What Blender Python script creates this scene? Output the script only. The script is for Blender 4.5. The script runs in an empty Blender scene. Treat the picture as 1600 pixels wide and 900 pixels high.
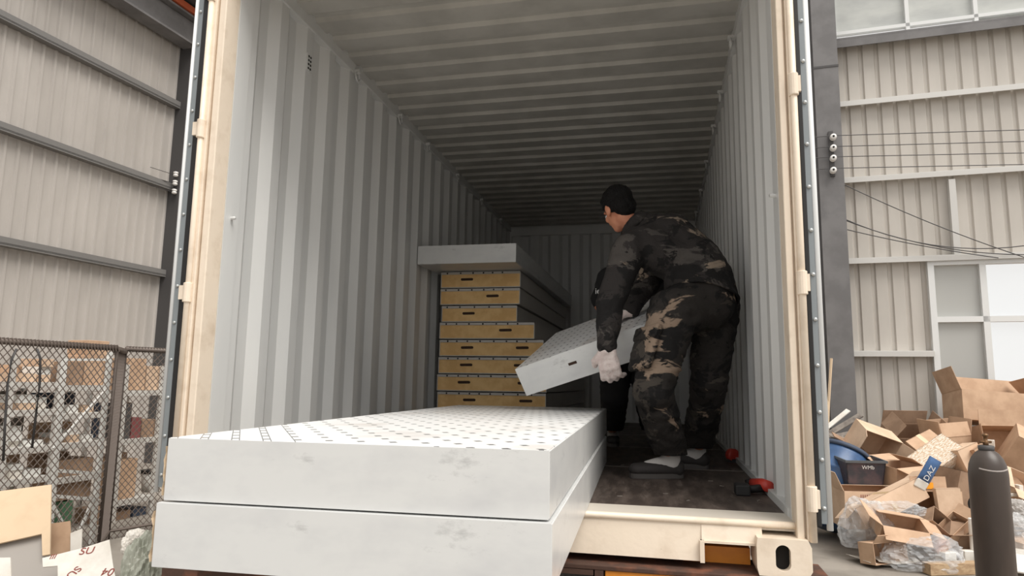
import bpy, bmesh, math, random
from mathutils import Vector, Matrix, Euler, noise

# ------------------------------------------------------------------ camera, sky, exposure
S = bpy.context.scene
COL = S.collection
F_PX = 1055.25
CAM = Vector((0.7322, -2.6062, 0.4586))
YAW, PITCH, ROLL = math.radians(12.485), math.radians(7.998), math.radians(0.878)
_f = Vector((-math.sin(YAW) * math.cos(PITCH), math.cos(YAW) * math.cos(PITCH), math.sin(PITCH)))
_r0 = Vector((math.cos(YAW), math.sin(YAW), 0))
_u0 = _r0.cross(_f)
_r = math.cos(ROLL) * _r0 + math.sin(ROLL) * _u0
_u = -math.sin(ROLL) * _r0 + math.cos(ROLL) * _u0
cam_d = bpy.data.cameras.new('camera')
cam_d.sensor_width = 36.0
cam_d.lens = F_PX * 36.0 / 1600.0
cam_d.clip_start = 0.05
cam_d.clip_end = 500
cam = bpy.data.objects.new('camera', cam_d)
COL.objects.link(cam)
cam.matrix_world = Matrix(((_r.x, _u.x, -_f.x, CAM.x), (_r.y, _u.y, -_f.y, CAM.y), (_r.z, _u.z, -_f.z, CAM.z), (0, 0, 0, 1)))
S.camera = cam

W = bpy.data.worlds.new('overcast_sky')
S.world = W
W.use_nodes = True
bgn = W.node_tree.nodes['Background']
bgn.inputs['Color'].default_value = (1.0, 0.985, 0.965, 1)
bgn.inputs['Strength'].default_value = 0.85

sun_d = bpy.data.lights.new('soft_sun', 'SUN')
sun_d.energy = 3.0
sun_d.angle = math.radians(40)
sun_d.color = (1.0, 0.96, 0.9)
sun = bpy.data.objects.new('soft_sun', sun_d)
COL.objects.link(sun)
sun.rotation_euler = Vector((-0.50, 0.38, -1.0)).to_track_quat('-Z', 'Y').to_euler()

S.view_settings.view_transform = 'Standard'
S.view_settings.look = 'None'
S.view_settings.gamma = 1.0
S.view_settings.use_curve_mapping = False
S.view_settings.exposure = 0.22

GROUND = -1.10
R_ = math.radians


def at(px, py, d):
    return CAM + (_f + _r * ((px - 800) / F_PX) + _u * ((450 - py) / F_PX)) * d


def on_plane(px, py, n, p0):
    v = _f + _r * ((px - 800) / F_PX) + _u * ((450 - py) / F_PX)
    return CAM + v * ((p0 - CAM).dot(n) / v.dot(n))


def on_ground(px, py, z=GROUND):
    return on_plane(px, py, Vector((0, 0, 1)), Vector((0, 0, z)))


# ------------------------------------------------------------------ materials
def lin(c):
    c = c / 255.0
    return c / 12.92 if c <= 0.04045 else ((c + 0.055) / 1.055) ** 2.4


def rgb(r, g, b):
    return (lin(r), lin(g), lin(b), 1.0)


MATS = {}


def mat(name, col, rough=0.6, metal=0.0, col2=None, nscale=6.0, mix=(0.4, 0.6), bump=0.0, bscale=40.0, stretch=(1, 1, 1), spec=0.5, detail=4.0):
    if name in MATS:
        return MATS[name]
    m = bpy.data.materials.new(name)
    m.use_nodes = True
    nt = m.node_tree
    b = nt.nodes['Principled BSDF']
    b.inputs['Base Color'].default_value = col
    b.inputs['Roughness'].default_value = rough
    b.inputs['Metallic'].default_value = metal
    b.inputs['Specular IOR Level'].default_value = spec
    tc = nt.nodes.new('ShaderNodeTexCoord')
    mp = nt.nodes.new('ShaderNodeMapping')
    mp.inputs['Scale'].default_value = stretch
    nt.links.new(tc.outputs['Object'], mp.inputs['Vector'])
    if col2 is not None:
        n = nt.nodes.new('ShaderNodeTexNoise')
        n.inputs['Scale'].default_value = nscale
        n.inputs['Detail'].default_value = detail
        n.inputs['Roughness'].default_value = 0.6
        nt.links.new(mp.outputs['Vector'], n.inputs['Vector'])
        r = nt.nodes.new('ShaderNodeValToRGB')
        r.color_ramp.elements[0].position = mix[0]
        r.color_ramp.elements[0].color = col
        r.color_ramp.elements[1].position = mix[1]
        r.color_ramp.elements[1].color = col2
        nt.links.new(n.outputs['Fac'], r.inputs['Fac'])
        nt.links.new(r.outputs['Color'], b.inputs['Base Color'])
    if bump > 0:
        n2 = nt.nodes.new('ShaderNodeTexNoise')
        n2.inputs['Scale'].default_value = bscale
        n2.inputs['Detail'].default_value = 3
        nt.links.new(mp.outputs['Vector'], n2.inputs['Vector'])
        bp = nt.nodes.new('ShaderNodeBump')
        bp.inputs['Strength'].default_value = bump
        bp.inputs['Distance'].default_value = 0.01
        nt.links.new(n2.outputs['Fac'], bp.inputs['Height'])
        nt.links.new(bp.outputs['Normal'], b.inputs['Normal'])
    MATS[name] = m
    return m


def camo_mat(name, scale, seed, base, dark, tan, olive, tan_at=0.62):
    m = bpy.data.materials.new(name)
    m.use_nodes = True
    nt = m.node_tree
    b = nt.nodes['Principled BSDF']
    b.inputs['Roughness'].default_value = 0.85
    b.inputs['Specular IOR Level'].default_value = 0.2
    tc = nt.nodes.new('ShaderNodeTexCoord')
    cur = None
    for k, (c, lo, sc, st) in enumerate(((dark, 0.47, 1.0, (1, 1, 1.3)), (olive, 0.57, 1.25, (1.1, 1, 1.7)), (tan, tan_at, 0.9, (0.9, 1, 1.6)), (base, 0.59, 2.3, (1, 1, 1.4)))):
        mp = nt.nodes.new('ShaderNodeMapping')
        mp.inputs['Location'].default_value = (seed + k * 3.7, seed * 2 + k * 1.3, k * 5.1)
        mp.inputs['Scale'].default_value = st
        nt.links.new(tc.outputs['Object'], mp.inputs['Vector'])
        n = nt.nodes.new('ShaderNodeTexNoise')
        n.inputs['Scale'].default_value = scale * sc
        n.inputs['Detail'].default_value = 5
        n.inputs['Roughness'].default_value = 0.62
        n.inputs['Distortion'].default_value = 0.6
        nt.links.new(mp.outputs['Vector'], n.inputs['Vector'])
        r = nt.nodes.new('ShaderNodeValToRGB')
        r.color_ramp.elements[0].position = lo
        r.color_ramp.elements[0].color = (0, 0, 0, 1)
        r.color_ramp.elements[1].position = lo + 0.025
        r.color_ramp.elements[1].color = (1, 1, 1, 1)
        nt.links.new(n.outputs['Fac'], r.inputs['Fac'])
        mx = nt.nodes.new('ShaderNodeMix')
        mx.data_type = 'RGBA'
        nt.links.new(r.outputs['Color'], mx.inputs['Factor'])
        if cur is None:
            mx.inputs['A'].default_value = base
        else:
            nt.links.new(cur, mx.inputs['A'])
        mx.inputs['B'].default_value = c
        cur = mx.outputs['Result']
    nt.links.new(cur, b.inputs['Base Color'])
    n2 = nt.nodes.new('ShaderNodeTexNoise')
    n2.inputs['Scale'].default_value = 28
    n2.inputs['Detail'].default_value = 4
    nt.links.new(tc.outputs['Object'], n2.inputs['Vector'])
    bp = nt.nodes.new('ShaderNodeBump')
    bp.inputs['Strength'].default_value = 0.5
    bp.inputs['Distance'].default_value = 0.02
    nt.links.new(n2.outputs['Fac'], bp.inputs['Height'])
    nt.links.new(bp.outputs['Normal'], b.inputs['Normal'])
    return m


def film_mat(name, base, ladder_below, px=0.072, py=0.10, turn=32.0):
    """white protective film with printed dashes in rows (local x across, local y along the panel)"""
    m = bpy.data.materials.new(name)
    m.use_nodes = True
    nt = m.node_tree
    b = nt.nodes['Principled BSDF']
    b.inputs['Roughness'].default_value = 0.3
    b.inputs['Specular IOR Level'].default_value = 0.14
    tc = nt.nodes.new('ShaderNodeTexCoord')
    sp = nt.nodes.new('ShaderNodeSeparateXYZ')
    nt.links.new(tc.outputs['Object'], sp.inputs[0])

    def M(op, a, v=None, w=None):
        n = nt.nodes.new('ShaderNodeMath')
        n.operation = op
        for i, q in enumerate((a, v, w)):
            if q is None:
                continue
            if isinstance(q, (int, float)):
                n.inputs[i].default_value = q
            else:
                nt.links.new(q, n.inputs[i])
        return n.outputs[0]
    X0, Y0, Z = sp.outputs[0], sp.outputs[1], sp.outputs[2]
    ct, st_ = math.cos(math.radians(turn)), math.sin(math.radians(turn))
    X = M('ADD', M('MULTIPLY', X0, ct), M('MULTIPLY', Y0, st_))
    Y = M('SUBTRACT', M('MULTIPLY', Y0, ct), M('MULTIPLY', X0, st_))
    cx = M('DIVIDE', X, px)
    col_i = M('FLOOR', cx)
    fx = M('ABSOLUTE', M('SUBTRACT', M('FRACT', cx), 0.5))
    cy = M('ADD', M('DIVIDE', Y, py), M('MULTIPLY', col_i, 0.37))
    fy = M('ABSOLUTE', M('SUBTRACT', M('FRACT', cy), 0.5))
    dash = M('MULTIPLY', M('LESS_THAN', fx, 0.125), M('LESS_THAN', fy, 0.13))
    rail = M('MULTIPLY', M('LESS_THAN', M('ABSOLUTE', M('SUBTRACT', fx, 0.125)), 0.018), M('LESS_THAN', X, ladder_below))
    top = M('GREATER_THAN', Z, 0.1)
    mark = M('MULTIPLY', M('MAXIMUM', dash, rail), top)
    mark = M('MULTIPLY', mark, 0.8)
    # faint brown blotches all over the film: painted-in warm reflection plus some dirt
    n = nt.nodes.new('ShaderNodeTexNoise')
    n.inputs['Scale'].default_value = 4.0
    n.inputs['Detail'].default_value = 5
    nt.links.new(tc.outputs['Object'], n.inputs['Vector'])
    r = nt.nodes.new('ShaderNodeValToRGB')
    r.color_ramp.elements[0].position = 0.56
    r.color_ramp.elements[0].color = (0, 0, 0, 1)
    r.color_ramp.elements[1].position = 0.72
    r.color_ramp.elements[1].color = (1, 1, 1, 1)
    nt.links.new(n.outputs['Fac'], r.inputs['Fac'])
    mx0 = nt.nodes.new('ShaderNodeMix')
    mx0.data_type = 'RGBA'
    mx0.inputs['A'].default_value = base
    mx0.inputs['B'].default_value = rgb(196, 184, 172)
    nt.links.new(M('MULTIPLY', r.outputs['Color'], 0.4), mx0.inputs['Factor'])
    mx = nt.nodes.new('ShaderNodeMix')
    mx.data_type = 'RGBA'
    nt.links.new(mx0.outputs['Result'], mx.inputs['A'])
    mx.inputs['B'].default_value = rgb(48, 50, 54)
    nt.links.new(mark, mx.inputs['Factor'])
    nt.links.new(mx.outputs['Result'], b.inputs['Base Color'])
    return m


M_CREAM = mat('cream_paint', rgb(232, 217, 198), 0.45, col2=rgb(205, 186, 164), nscale=9, mix=(0.5, 0.85), bump=0.1, bscale=30)
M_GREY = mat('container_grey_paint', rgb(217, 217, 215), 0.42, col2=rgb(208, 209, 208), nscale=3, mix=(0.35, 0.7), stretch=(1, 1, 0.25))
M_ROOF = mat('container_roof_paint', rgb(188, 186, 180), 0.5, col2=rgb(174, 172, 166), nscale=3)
M_FLOOR = mat('container_plywood', rgb(62, 52, 46), 0.6, col2=rgb(104, 92, 84), nscale=5, mix=(0.42, 0.75), stretch=(4, 0.8, 1), bump=0.15, bscale=20)
M_BLACK = mat('black_rubber', rgb(28, 27, 27), 0.6)
M_STRIP = mat('gasket_retainer_steel', rgb(134, 140, 143), 0.4, 0.2)
M_LIP = mat('white_seal_lip', rgb(222, 224, 224), 0.5)
M_RIVET = mat('rivet_steel', rgb(185, 188, 188), 0.35, 0.5)
M_HOLE = mat('dark_cavity', rgb(22, 20, 18), 0.9)
M_WHITEP = mat('panel_white_steel', rgb(213, 214, 213), 0.3, col2=rgb(199, 200, 201), nscale=5, mix=(0.45, 0.8), stretch=(1, 1, 2))


def scuffed(m, col, lo, hi, scale, stretch, seed):
    nt = m.node_tree
    b = nt.nodes['Principled BSDF']
    src = b.inputs['Base Color'].links[0].from_socket
    tc = nt.nodes.new('ShaderNodeTexCoord')
    mp = nt.nodes.new('ShaderNodeMapping')
    mp.inputs['Scale'].default_value = stretch
    mp.inputs['Location'].default_value = (seed, seed * 2, seed)
    nt.links.new(tc.outputs['Object'], mp.inputs['Vector'])
    n = nt.nodes.new('ShaderNodeTexNoise')
    n.inputs['Scale'].default_value = scale
    n.inputs['Detail'].default_value = 7
    n.inputs['Roughness'].default_value = 0.7
    nt.links.new(mp.outputs['Vector'], n.inputs['Vector'])
    r = nt.nodes.new('ShaderNodeValToRGB')
    r.color_ramp.elements[0].position = lo
    r.color_ramp.elements[0].color = (0, 0, 0, 1)
    r.color_ramp.elements[1].position = hi
    r.color_ramp.elements[1].color = (1, 1, 1, 1)
    nt.links.new(n.outputs['Fac'], r.inputs['Fac'])
    mx = nt.nodes.new('ShaderNodeMix')
    mx.data_type = 'RGBA'
    nt.links.new(src, mx.inputs['A'])
    mx.inputs['B'].default_value = col
    nt.links.new(r.outputs['Color'], mx.inputs['Factor'])
    nt.links.new(mx.outputs['Result'], b.inputs['Base Color'])


scuffed(M_WHITEP, rgb(150, 150, 150), 0.60, 0.80, 4.0, (1, 1, 2.2), 3.1)
scuffed(M_CREAM, rgb(150, 128, 106), 0.68, 0.78, 9.0, (1, 1, 0.8), 1.7)
scuffed(M_FLOOR, rgb(128, 116, 108), 0.58, 0.75, 3.0, (5, 1, 1), 2.2)
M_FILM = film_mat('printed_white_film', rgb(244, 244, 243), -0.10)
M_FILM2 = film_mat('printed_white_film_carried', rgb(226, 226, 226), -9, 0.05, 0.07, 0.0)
M_FOAM = mat('yellow_foam_core', rgb(242, 204, 144), 0.85, col2=rgb(228, 186, 126), nscale=8, bump=0.2, bscale=60)
M_SKIN_EDGE = mat('panel_skin_edge', rgb(196, 192, 186), 0.5)
M_SLOT = mat('lock_slot_dark', rgb(58, 38, 24), 0.8)
M_CARD = mat('cardboard', rgb(200, 168, 140), 0.85, col2=rgb(184, 152, 125), nscale=4, bump=0.08, bscale=30)
M_CARD2 = mat('cardboard_pale', rgb(214, 186, 160), 0.85, col2=rgb(200, 171, 145), nscale=4, bump=0.08, bscale=30)
M_CARD3 = mat('cardboard_dull', rgb(164, 136, 113), 0.9, col2=rgb(142, 116, 95), nscale=4, bump=0.1, bscale=30)
M_PAPER = mat('torn_paper_card', rgb(188, 160, 130), 0.9, col2=rgb(222, 214, 202), nscale=30, mix=(0.42, 0.58), stretch=(1, 3, 3), bump=0.3)
M_WHITE = mat('white_paint', rgb(226, 226, 222), 0.5)
M_WHITECARD = mat('white_card', rgb(232, 228, 220), 0.75, col2=rgb(216, 210, 200), nscale=5)
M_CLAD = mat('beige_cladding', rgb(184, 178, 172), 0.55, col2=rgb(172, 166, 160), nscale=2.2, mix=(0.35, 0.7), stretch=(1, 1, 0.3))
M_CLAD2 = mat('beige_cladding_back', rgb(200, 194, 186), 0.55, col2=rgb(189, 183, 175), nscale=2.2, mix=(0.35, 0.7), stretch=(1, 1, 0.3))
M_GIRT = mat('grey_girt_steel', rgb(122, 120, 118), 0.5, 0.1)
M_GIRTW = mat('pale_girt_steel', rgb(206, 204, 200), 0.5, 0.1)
M_COLUMN = mat('grey_column_paint', rgb(118, 116, 116), 0.55, col2=rgb(106, 104, 104), nscale=3)
M_DKBEAM = mat('dark_beam_paint', rgb(74, 72, 72), 0.6)
M_ORANGE_ST = mat('orange_primer', rgb(176, 84, 50), 0.6)
M_GROUND = mat('concrete_yard', rgb(150, 143, 134), 0.85, col2=rgb(128, 121, 113), nscale=1.4, bump=0.15, bscale=12)
M_ORANGE = mat('orange_chassis_paint', rgb(226, 142, 42), 0.45, col2=rgb(196, 112, 30), nscale=7, mix=(0.5, 0.8))
M_RUST = mat('rusty_brown_steel', rgb(74, 52, 42), 0.8, col2=rgb(122, 74, 52), nscale=12, mix=(0.45, 0.75), bump=0.2)
M_DARK = mat('dark_chassis_steel', rgb(44, 40, 38), 0.7, col2=rgb(84, 80, 78), nscale=16, mix=(0.55, 0.8))
M_WIRE = mat('brown_grey_wire', rgb(112, 101, 94), 0.6, 0.2)
M_CABLE = mat('dark_cable', rgb(70, 68, 68), 0.6)
M_WIN = mat('white_window_frame', rgb(224, 225, 224), 0.4)
M_PORC = mat('porcelain', rgb(225, 222, 218), 0.25)
M_CYL = mat('dark_cylinder_paint', rgb(66, 57, 52), 0.4, col2=rgb(82, 70, 63), nscale=4, stretch=(1, 1, 0.3))
M_BRASS = mat('valve_brass', rgb(120, 92, 66), 0.4, 0.7)
M_BLUE = mat('blue_plastic', rgb(70, 104, 150), 0.4, col2=rgb(56, 84, 122), nscale=4)
M_CRATE = mat('dark_crate_plastic', rgb(52, 54, 62), 0.5, col2=rgb(78, 66, 72), nscale=7)
M_SKIN = mat('skin', rgb(196, 134, 104), 0.55, col2=rgb(180, 114, 88), nscale=8)
M_HAIR = mat('black_hair', rgb(14, 12, 12), 0.7, spec=0.2, bump=0.6, bscale=120)
M_GLOVE = mat('white_knit_glove', rgb(226, 214, 210), 0.95, col2=rgb(212, 196, 192), nscale=30, bump=0.4, bscale=160)
M_SHOE = mat('dark_shoe', rgb(52, 48, 47), 0.7)
M_SOLE = mat('grey_shoe_sole', rgb(84, 80, 78), 0.7)
M_SOCK = mat('white_sock', rgb(206, 202, 198), 0.9)
M_RED = mat('red_plastic', rgb(196, 62, 50), 0.4)
M_TSHIRT = mat('black_tshirt', rgb(20, 20, 21), 0.9, bump=0.3, bscale=18)
M_TROUSER2 = mat('dark_grey_trousers', rgb(44, 43, 45), 0.9, bump=0.3, bscale=18)
M_SCRAP = mat('scrap_grey', rgb(136, 128, 120), 0.85, col2=rgb(104, 96, 90), nscale=9)
M_GREYSHEET = mat('grey_sheet', rgb(164, 158, 152), 0.7)
M_BUFF = mat('buff_board', rgb(214, 190, 160), 0.8, col2=rgb(196, 170, 140), nscale=3, mix=(0.5, 0.8))
M_GREENBAG = mat('grey_green_bag', rgb(182, 184, 172), 0.5, col2=rgb(160, 164, 150), nscale=9)
M_INK_RED = mat('dark_red_ink', rgb(142, 74, 66), 0.8)
M_INK = mat('grey_ink', rgb(96, 84, 72), 0.8)
M_ORLAB = mat('orange_label', rgb(240, 160, 30), 0.6)
M_BUTTON = mat('white_print', rgb(220, 220, 220), 0.8)
M_WOOD = mat('raw_timber', rgb(186, 160, 128), 0.8, col2=rgb(160, 132, 102), nscale=6, stretch=(1, 6, 6))
M_MAROON = mat('maroon_item', rgb(128, 70, 70), 0.7)
M_GREENBOX = mat('green_item', rgb(76, 112, 84), 0.7)
M_BLUEDK = mat('dark_blue_item', rgb(64, 74, 92), 0.7)
M_TILE = mat('far_ground', rgb(168, 166, 162), 0.9)


def glass(name, alpha, col, rough=0.05):
    m = bpy.data.materials.new(name)
    m.use_nodes = True
    nt = m.node_tree
    b = nt.nodes['Principled BSDF']
    b.inputs['Base Color'].default_value = col
    b.inputs['Roughness'].default_value = rough
    b.inputs['Alpha'].default_value = alpha
    return m


M_GLASS_CLEAR = glass('clear_window_glass', 0.12, rgb(210, 220, 226))
M_GLASS_GREY = glass('dusty_window_glass', 0.93, rgb(186, 186, 182), 0.15)
M_GLASS_TOP = mat('filmed_window_glass', rgb(196, 198, 194), 0.3, col2=rgb(176, 178, 176), nscale=1.6, mix=(0.35, 0.65), stretch=(1, 1, 2.5))
M_PLASTIC = glass('crumpled_clear_plastic', 0.30, rgb(226, 228, 230), 0.12)


# ------------------------------------------------------------------ mesh builder
class MB:
    def __init__(self):
        self.v, self.f = [], []

    def poly(self, pts, faces):
        o = len(self.v)
        self.v += [Vector(p) for p in pts]
        self.f += [tuple(o + i for i in fc) for fc in faces]
        return self

    def hexa(self, p):
        return self.poly(p, [(0, 3, 2, 1), (4, 5, 6, 7), (0, 1, 5, 4), (1, 2, 6, 5), (2, 3, 7, 6), (3, 0, 4, 7)])

    def box(self, x0, x1, y0, y1, z0, z1, M=None):
        p = [Vector(q) for q in ((x0, y0, z0), (x1, y0, z0), (x1, y1, z0), (x0, y1, z0), (x0, y0, z1), (x1, y0, z1), (x1, y1, z1), (x0, y1, z1))]
        if M is not None:
            p = [M @ q for q in p]
        return self.hexa(p)

    def bar(self, a, b, w, h=None, up=Vector((0, 0, 1))):
        a, b = Vector(a), Vector(b)
        h = w if h is None else h
        d = (b - a).normalized()
        s = d.cross(up)
        if s.length < 1e-4:
            s = d.cross(Vector((1, 0, 0)))
        s.normalize()
        t = s.cross(d)
        s *= w / 2
        t *= h / 2
        return self.hexa([a - s - t, a + s - t, b + s - t, b - s - t, a - s + t, a + s + t, b + s + t, b - s + t])

    def tube(self, pts, r, n=8, cap=True):
        pts = [Vector(p) for p in pts]
        rs = r if isinstance(r, (list, tuple)) else [r] * len(pts)
        o = len(self.v)
        for i, p in enumerate(pts):
            d = (pts[min(i + 1, len(pts) - 1)] - pts[max(i - 1, 0)])
            d = d.normalized() if d.length > 1e-9 else Vector((0, 0, 1))
            s = d.cross(Vector((0, 0, 1)))
            if s.length < 1e-3:
                s = d.cross(Vector((1, 0, 0)))
            s.normalize()
            t = s.cross(d)
            for k in range(n):
                a = 2 * math.pi * k / n
                self.v.append(p + (s * math.cos(a) + t * math.sin(a)) * rs[i])
        for i in range(len(pts) - 1):
            for k in range(n):
                self.f.append((o + i * n + k, o + i * n + (k + 1) % n, o + (i + 1) * n + (k + 1) % n, o + (i + 1) * n + k))
        if cap:
            self.f.append(tuple(o + k for k in range(n))[::-1])
            self.f.append(tuple(o + (len(pts) - 1) * n + k for k in range(n)))
        return self

    def lathe(self, prof, c, n=24, M=None):
        o = len(self.v)
        for (r, z) in prof:
            for k in range(n):
                a = 2 * math.pi * k / n
                p = Vector((r * math.cos(a), r * math.sin(a), z))
                if M is not None:
                    p = M @ p
                self.v.append(Vector(c) + p)
        for i in range(len(prof) - 1):
            for k in range(n):
                self.f.append((o + i * n + k, o + i * n + (k + 1) % n, o + (i + 1) * n + (k + 1) % n, o + (i + 1) * n + k))
        self.f.append(tuple(o + k for k in range(n))[::-1])
        self.f.append(tuple(o + (len(prof) - 1) * n + k for k in range(n)))
        return self

    def build(self, name, m, parent=None, smooth=False, local=False, bevel=0.0):
        off = Vector((0, 0, 0))
        if parent is not None and not local:
            q = parent
            while q is not None:
                off += q.location
                q = q.parent
        me = bpy.data.meshes.new(name)
        me.from_pydata([tuple(p - off) for p in self.v], [], self.f)
        me.validate()
        bm = bmesh.new()
        bm.from_mesh(me)
        bmesh.ops.recalc_face_normals(bm, faces=bm.faces)
        bm.to_mesh(me)
        bm.free()
        if smooth:
            for p in me.polygons:
                p.use_smooth = True
        me.materials.append(m)
        o = bpy.data.objects.new(name, me)
        COL.objects.link(o)
        if parent is not None:
            o.parent = parent
        if bevel > 0:
            bv = o.modifiers.new('bevel', 'BEVEL')
            bv.width = bevel
            bv.segments = 2
            bv.limit_method = 'ANGLE'
        return o


def rooted(mb, name, m, smooth=False, bevel=0.0):
    """one-mesh thing, origin at the middle of its base"""
    xs = [p.x for p in mb.v]; ys = [p.y for p in mb.v]; zs = [p.z for p in mb.v]
    c = Vector(((min(xs) + max(xs)) / 2, (min(ys) + max(ys)) / 2, min(zs)))
    mb.v = [p - c for p in mb.v]
    o = mb.build(name, m, smooth=smooth, bevel=bevel)
    o.location = c
    return o


def tag(o, label=None, cat=None, group=None, kind=None):
    if label: o['label'] = label
    if cat: o['category'] = cat
    if group: o['group'] = group
    if kind: o['kind'] = kind
    return o


def thing(name, label, cat, loc=(0, 0, 0), rot=None, group=None):
    o = bpy.data.objects.new(name, None)
    o.empty_display_size = 0.1
    COL.objects.link(o)
    o.location = loc
    if rot is not None:
        o.rotation_euler = rot
    return tag(o, label, cat, group)


def child_copy(src, parent, loc=(0, 0, 0), rot=None):
    c = src.copy()
    COL.objects.link(c)
    c.parent = parent
    c.location = loc
    if rot is not None:
        c.rotation_euler = rot
    return c


def text_mesh(body, size, m, name='lettering', parent=None, M=None, extrude=0.0008):
    cu = bpy.data.curves.new('t', 'FONT')
    cu.body = body
    cu.size = size
    cu.extrude = extrude
    cu.align_x = 'CENTER'
    cu.align_y = 'CENTER'
    t = bpy.data.objects.new('t', cu)
    COL.objects.link(t)
    dg = bpy.context.evaluated_depsgraph_get()
    me = bpy.data.meshes.new_from_object(t.evaluated_get(dg))
    bpy.data.objects.remove(t)
    bpy.data.curves.remove(cu)
    me.materials.clear()
    me.materials.append(m)
    o = bpy.data.objects.new(name, me)
    COL.objects.link(o)
    if parent is not None:
        o.parent = parent
    if M is not None:
        o.matrix_local = M
    return o


def corrugated(mb, prof, length_dir, prof_dir, depth_dir, origin, height, total, thick=0.0):
    """prof: list of (s, d) within one period; sweeps the folded sheet over total along prof_dir"""
    period = prof[-1][0]
    pts = []
    k = 0
    while True:
        done = False
        for (s, d) in prof[:-1]:
            q = k * period + s
            if q > total:
                done = True
                break
            pts.append((q, d))
        if done:
            break
        k += 1
    pts.append((total, pts[-1][1]))
    o = len(mb.v)
    for (s, d) in pts:
        b = origin + prof_dir * s + depth_dir * d
        mb.v.append(b)
        mb.v.append(b + length_dir * height)
    for i in range(len(pts) - 1):
        mb.f.append((o + 2 * i, o + 2 * i + 2, o + 2 * i + 3, o + 2 * i + 1))
    return mb


X, Y, Z = Vector((1, 0, 0)), Vector((0, 1, 0)), Vector((0, 0, 1))

# ------------------------------------------------------------------ building shell
ANG = R_(5.3)
DL = Vector((math.sin(ANG), math.cos(ANG), 0))      # along the left wall
DR = Vector((math.cos(ANG), -math.sin(ANG), 0))     # along the back wall
BACK0 = at(1320, 403, 9.6)
NB = -DL                                             # back wall faces us
CORNER = on_plane(283, 300, NB, BACK0)
CORNER = Vector((CORNER.x, CORNER.y, GROUND))


def bw(px, py, off=0.0):
    p = on_plane(px, py, NB, BACK0 + NB * off)
    return (p - CORNER).dot(DR), p.z


def lw(px, py, off=0.0):
    p = on_plane(px, py, DR, CORNER + DR * off)
    return (p - CORNER).dot(-DL), p.z


def BWP(u, z, off=0.0):
    return Vector((CORNER.x, CORNER.y, 0)) + DR * u + NB * off + Z * z


def LWP(u, z, off=0.0):
    return Vector((CORNER.x, CORNER.y, 0)) - DL * u + DR * off + Z * z


mb = MB()
mb.poly([(-40, -40, GROUND), (40, -40, GROUND), (40, 60, GROUND), (-40, 60, GROUND)], [(0, 1, 2, 3)])
g = mb.build('floor', M_GROUND)
tag(g, kind='structure')

CLAD_PROF = [(0, 0), (0.14, 0), (0.155, 0.03), (0.19, 0.03), (0.205, 0)]
# left wall
wl = tag(thing('wall_left', 'tall beige corrugated shed wall with grey girts', 'wall', CORNER), kind='structure')
mb = MB()
corrugated(mb, CLAD_PROF, Z, -DL, DR, CORNER + Z * 0, 9.0, 16.0)
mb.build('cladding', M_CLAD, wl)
for (px, py) in ((0, 25), (0, 200), (0, 380)):
    u0, z0 = lw(px, py, 0.16)
    m2 = MB()
    m2.bar(LWP(0, z0, 0.09), LWP(16, z0, 0.09), 0.14, 0.05)
    m2.bar(LWP(0, z0 + 0.05, 0.15), LWP(16, z0 + 0.05, 0.15), 0.02, 0.12)
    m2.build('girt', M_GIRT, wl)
m2 = MB()
cc = BWP(0, 0)
m2.box(-0.06, 0.30, -0.02, 0.36, 0, 9.0, Matrix.Translation(CORNER) @ Matrix(((DR.x, -DL.x, 0, 0), (DR.y, -DL.y, 0, 0), (0, 0, 1, 0), (0, 0, 0, 1))))
m2.build('column', M_DKBEAM, wl)
# eave beam and orange rail above it
u0, z0 = lw(283, 68, 0.25)
m2 = MB()
m2.bar(LWP(0, z0 + 0.02, 0.28), LWP(16, z0 + 0.02, 0.28), 0.34, 0.04)
m2.bar(LWP(0, z0 + 0.28, 0.28), LWP(16, z0 + 0.28, 0.28), 0.05, 0.5)
m2.bar(LWP(0, z0 + 0.56, 0.28), LWP(16, z0 + 0.56, 0.28), 0.34, 0.04)
m2.build('eave_beam', M_COLUMN, wl)
m2 = MB()
m2.bar(LWP(0, z0 + 0.66, 0.42), LWP(16, z0 + 0.66, 0.42), 0.14, 0.12)
m2.build('crane_rail', M_ORANGE_ST, wl)
# soffit sheet over the eave so the wall top meets a roof edge
m2 = MB()
m2.bar(LWP(0, z0 + 0.8, 0.4), LWP(16, z0 + 0.8, 0.4), 0.9, 0.05)
m2.build('roof_edge', M_DKBEAM, wl)

# back wall: cladding fields around the two windows
wb = tag(thing('wall_back', 'beige corrugated end wall of the shed with pale girts', 'wall', BWP(6, GROUND)), kind='structure')
uWL, zWT = bw(1446, 408)
_, zTopWinB = bw(1460, 50)
zTopWinT = zTopWinB + 1.15
u_c = bw(1312, 300)[0]
zWB = GROUND + 0.55
uWR = uWL + 3.2
uEnd = uWR + 2.0


def field(mb, u0, u1, z0, z1):
    corrugated(mb, CLAD_PROF, Z, DR, -NB, BWP(u0, z0), z1 - z0, u1 - u0)


mb = MB()
field(mb, 0.0, uWL, GROUND, zTopWinB)
field(mb, uWL, uWR, GROUND, zWB)
field(mb, uWL, uWR, zWT, zTopWinB)
field(mb, uWR, uEnd, GROUND, zTopWinB)
field(mb, 0.0, u_c, zTopWinB, 9.0)
field(mb, u_c, uEnd, zTopWinT, 9.0)
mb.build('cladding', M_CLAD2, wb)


def girt(z, u0, u1, m, h=0.07, off=0.12, name='girt'):
    q = MB()
    q.bar(BWP(u0, z, off / 2), BWP(u1, z, off / 2), off, 0.02)
    q.bar(BWP(u0, z - h / 2, off), BWP(u1, z - h / 2, off), 0.02, h)
    return q.build(name, m, wb)


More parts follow.
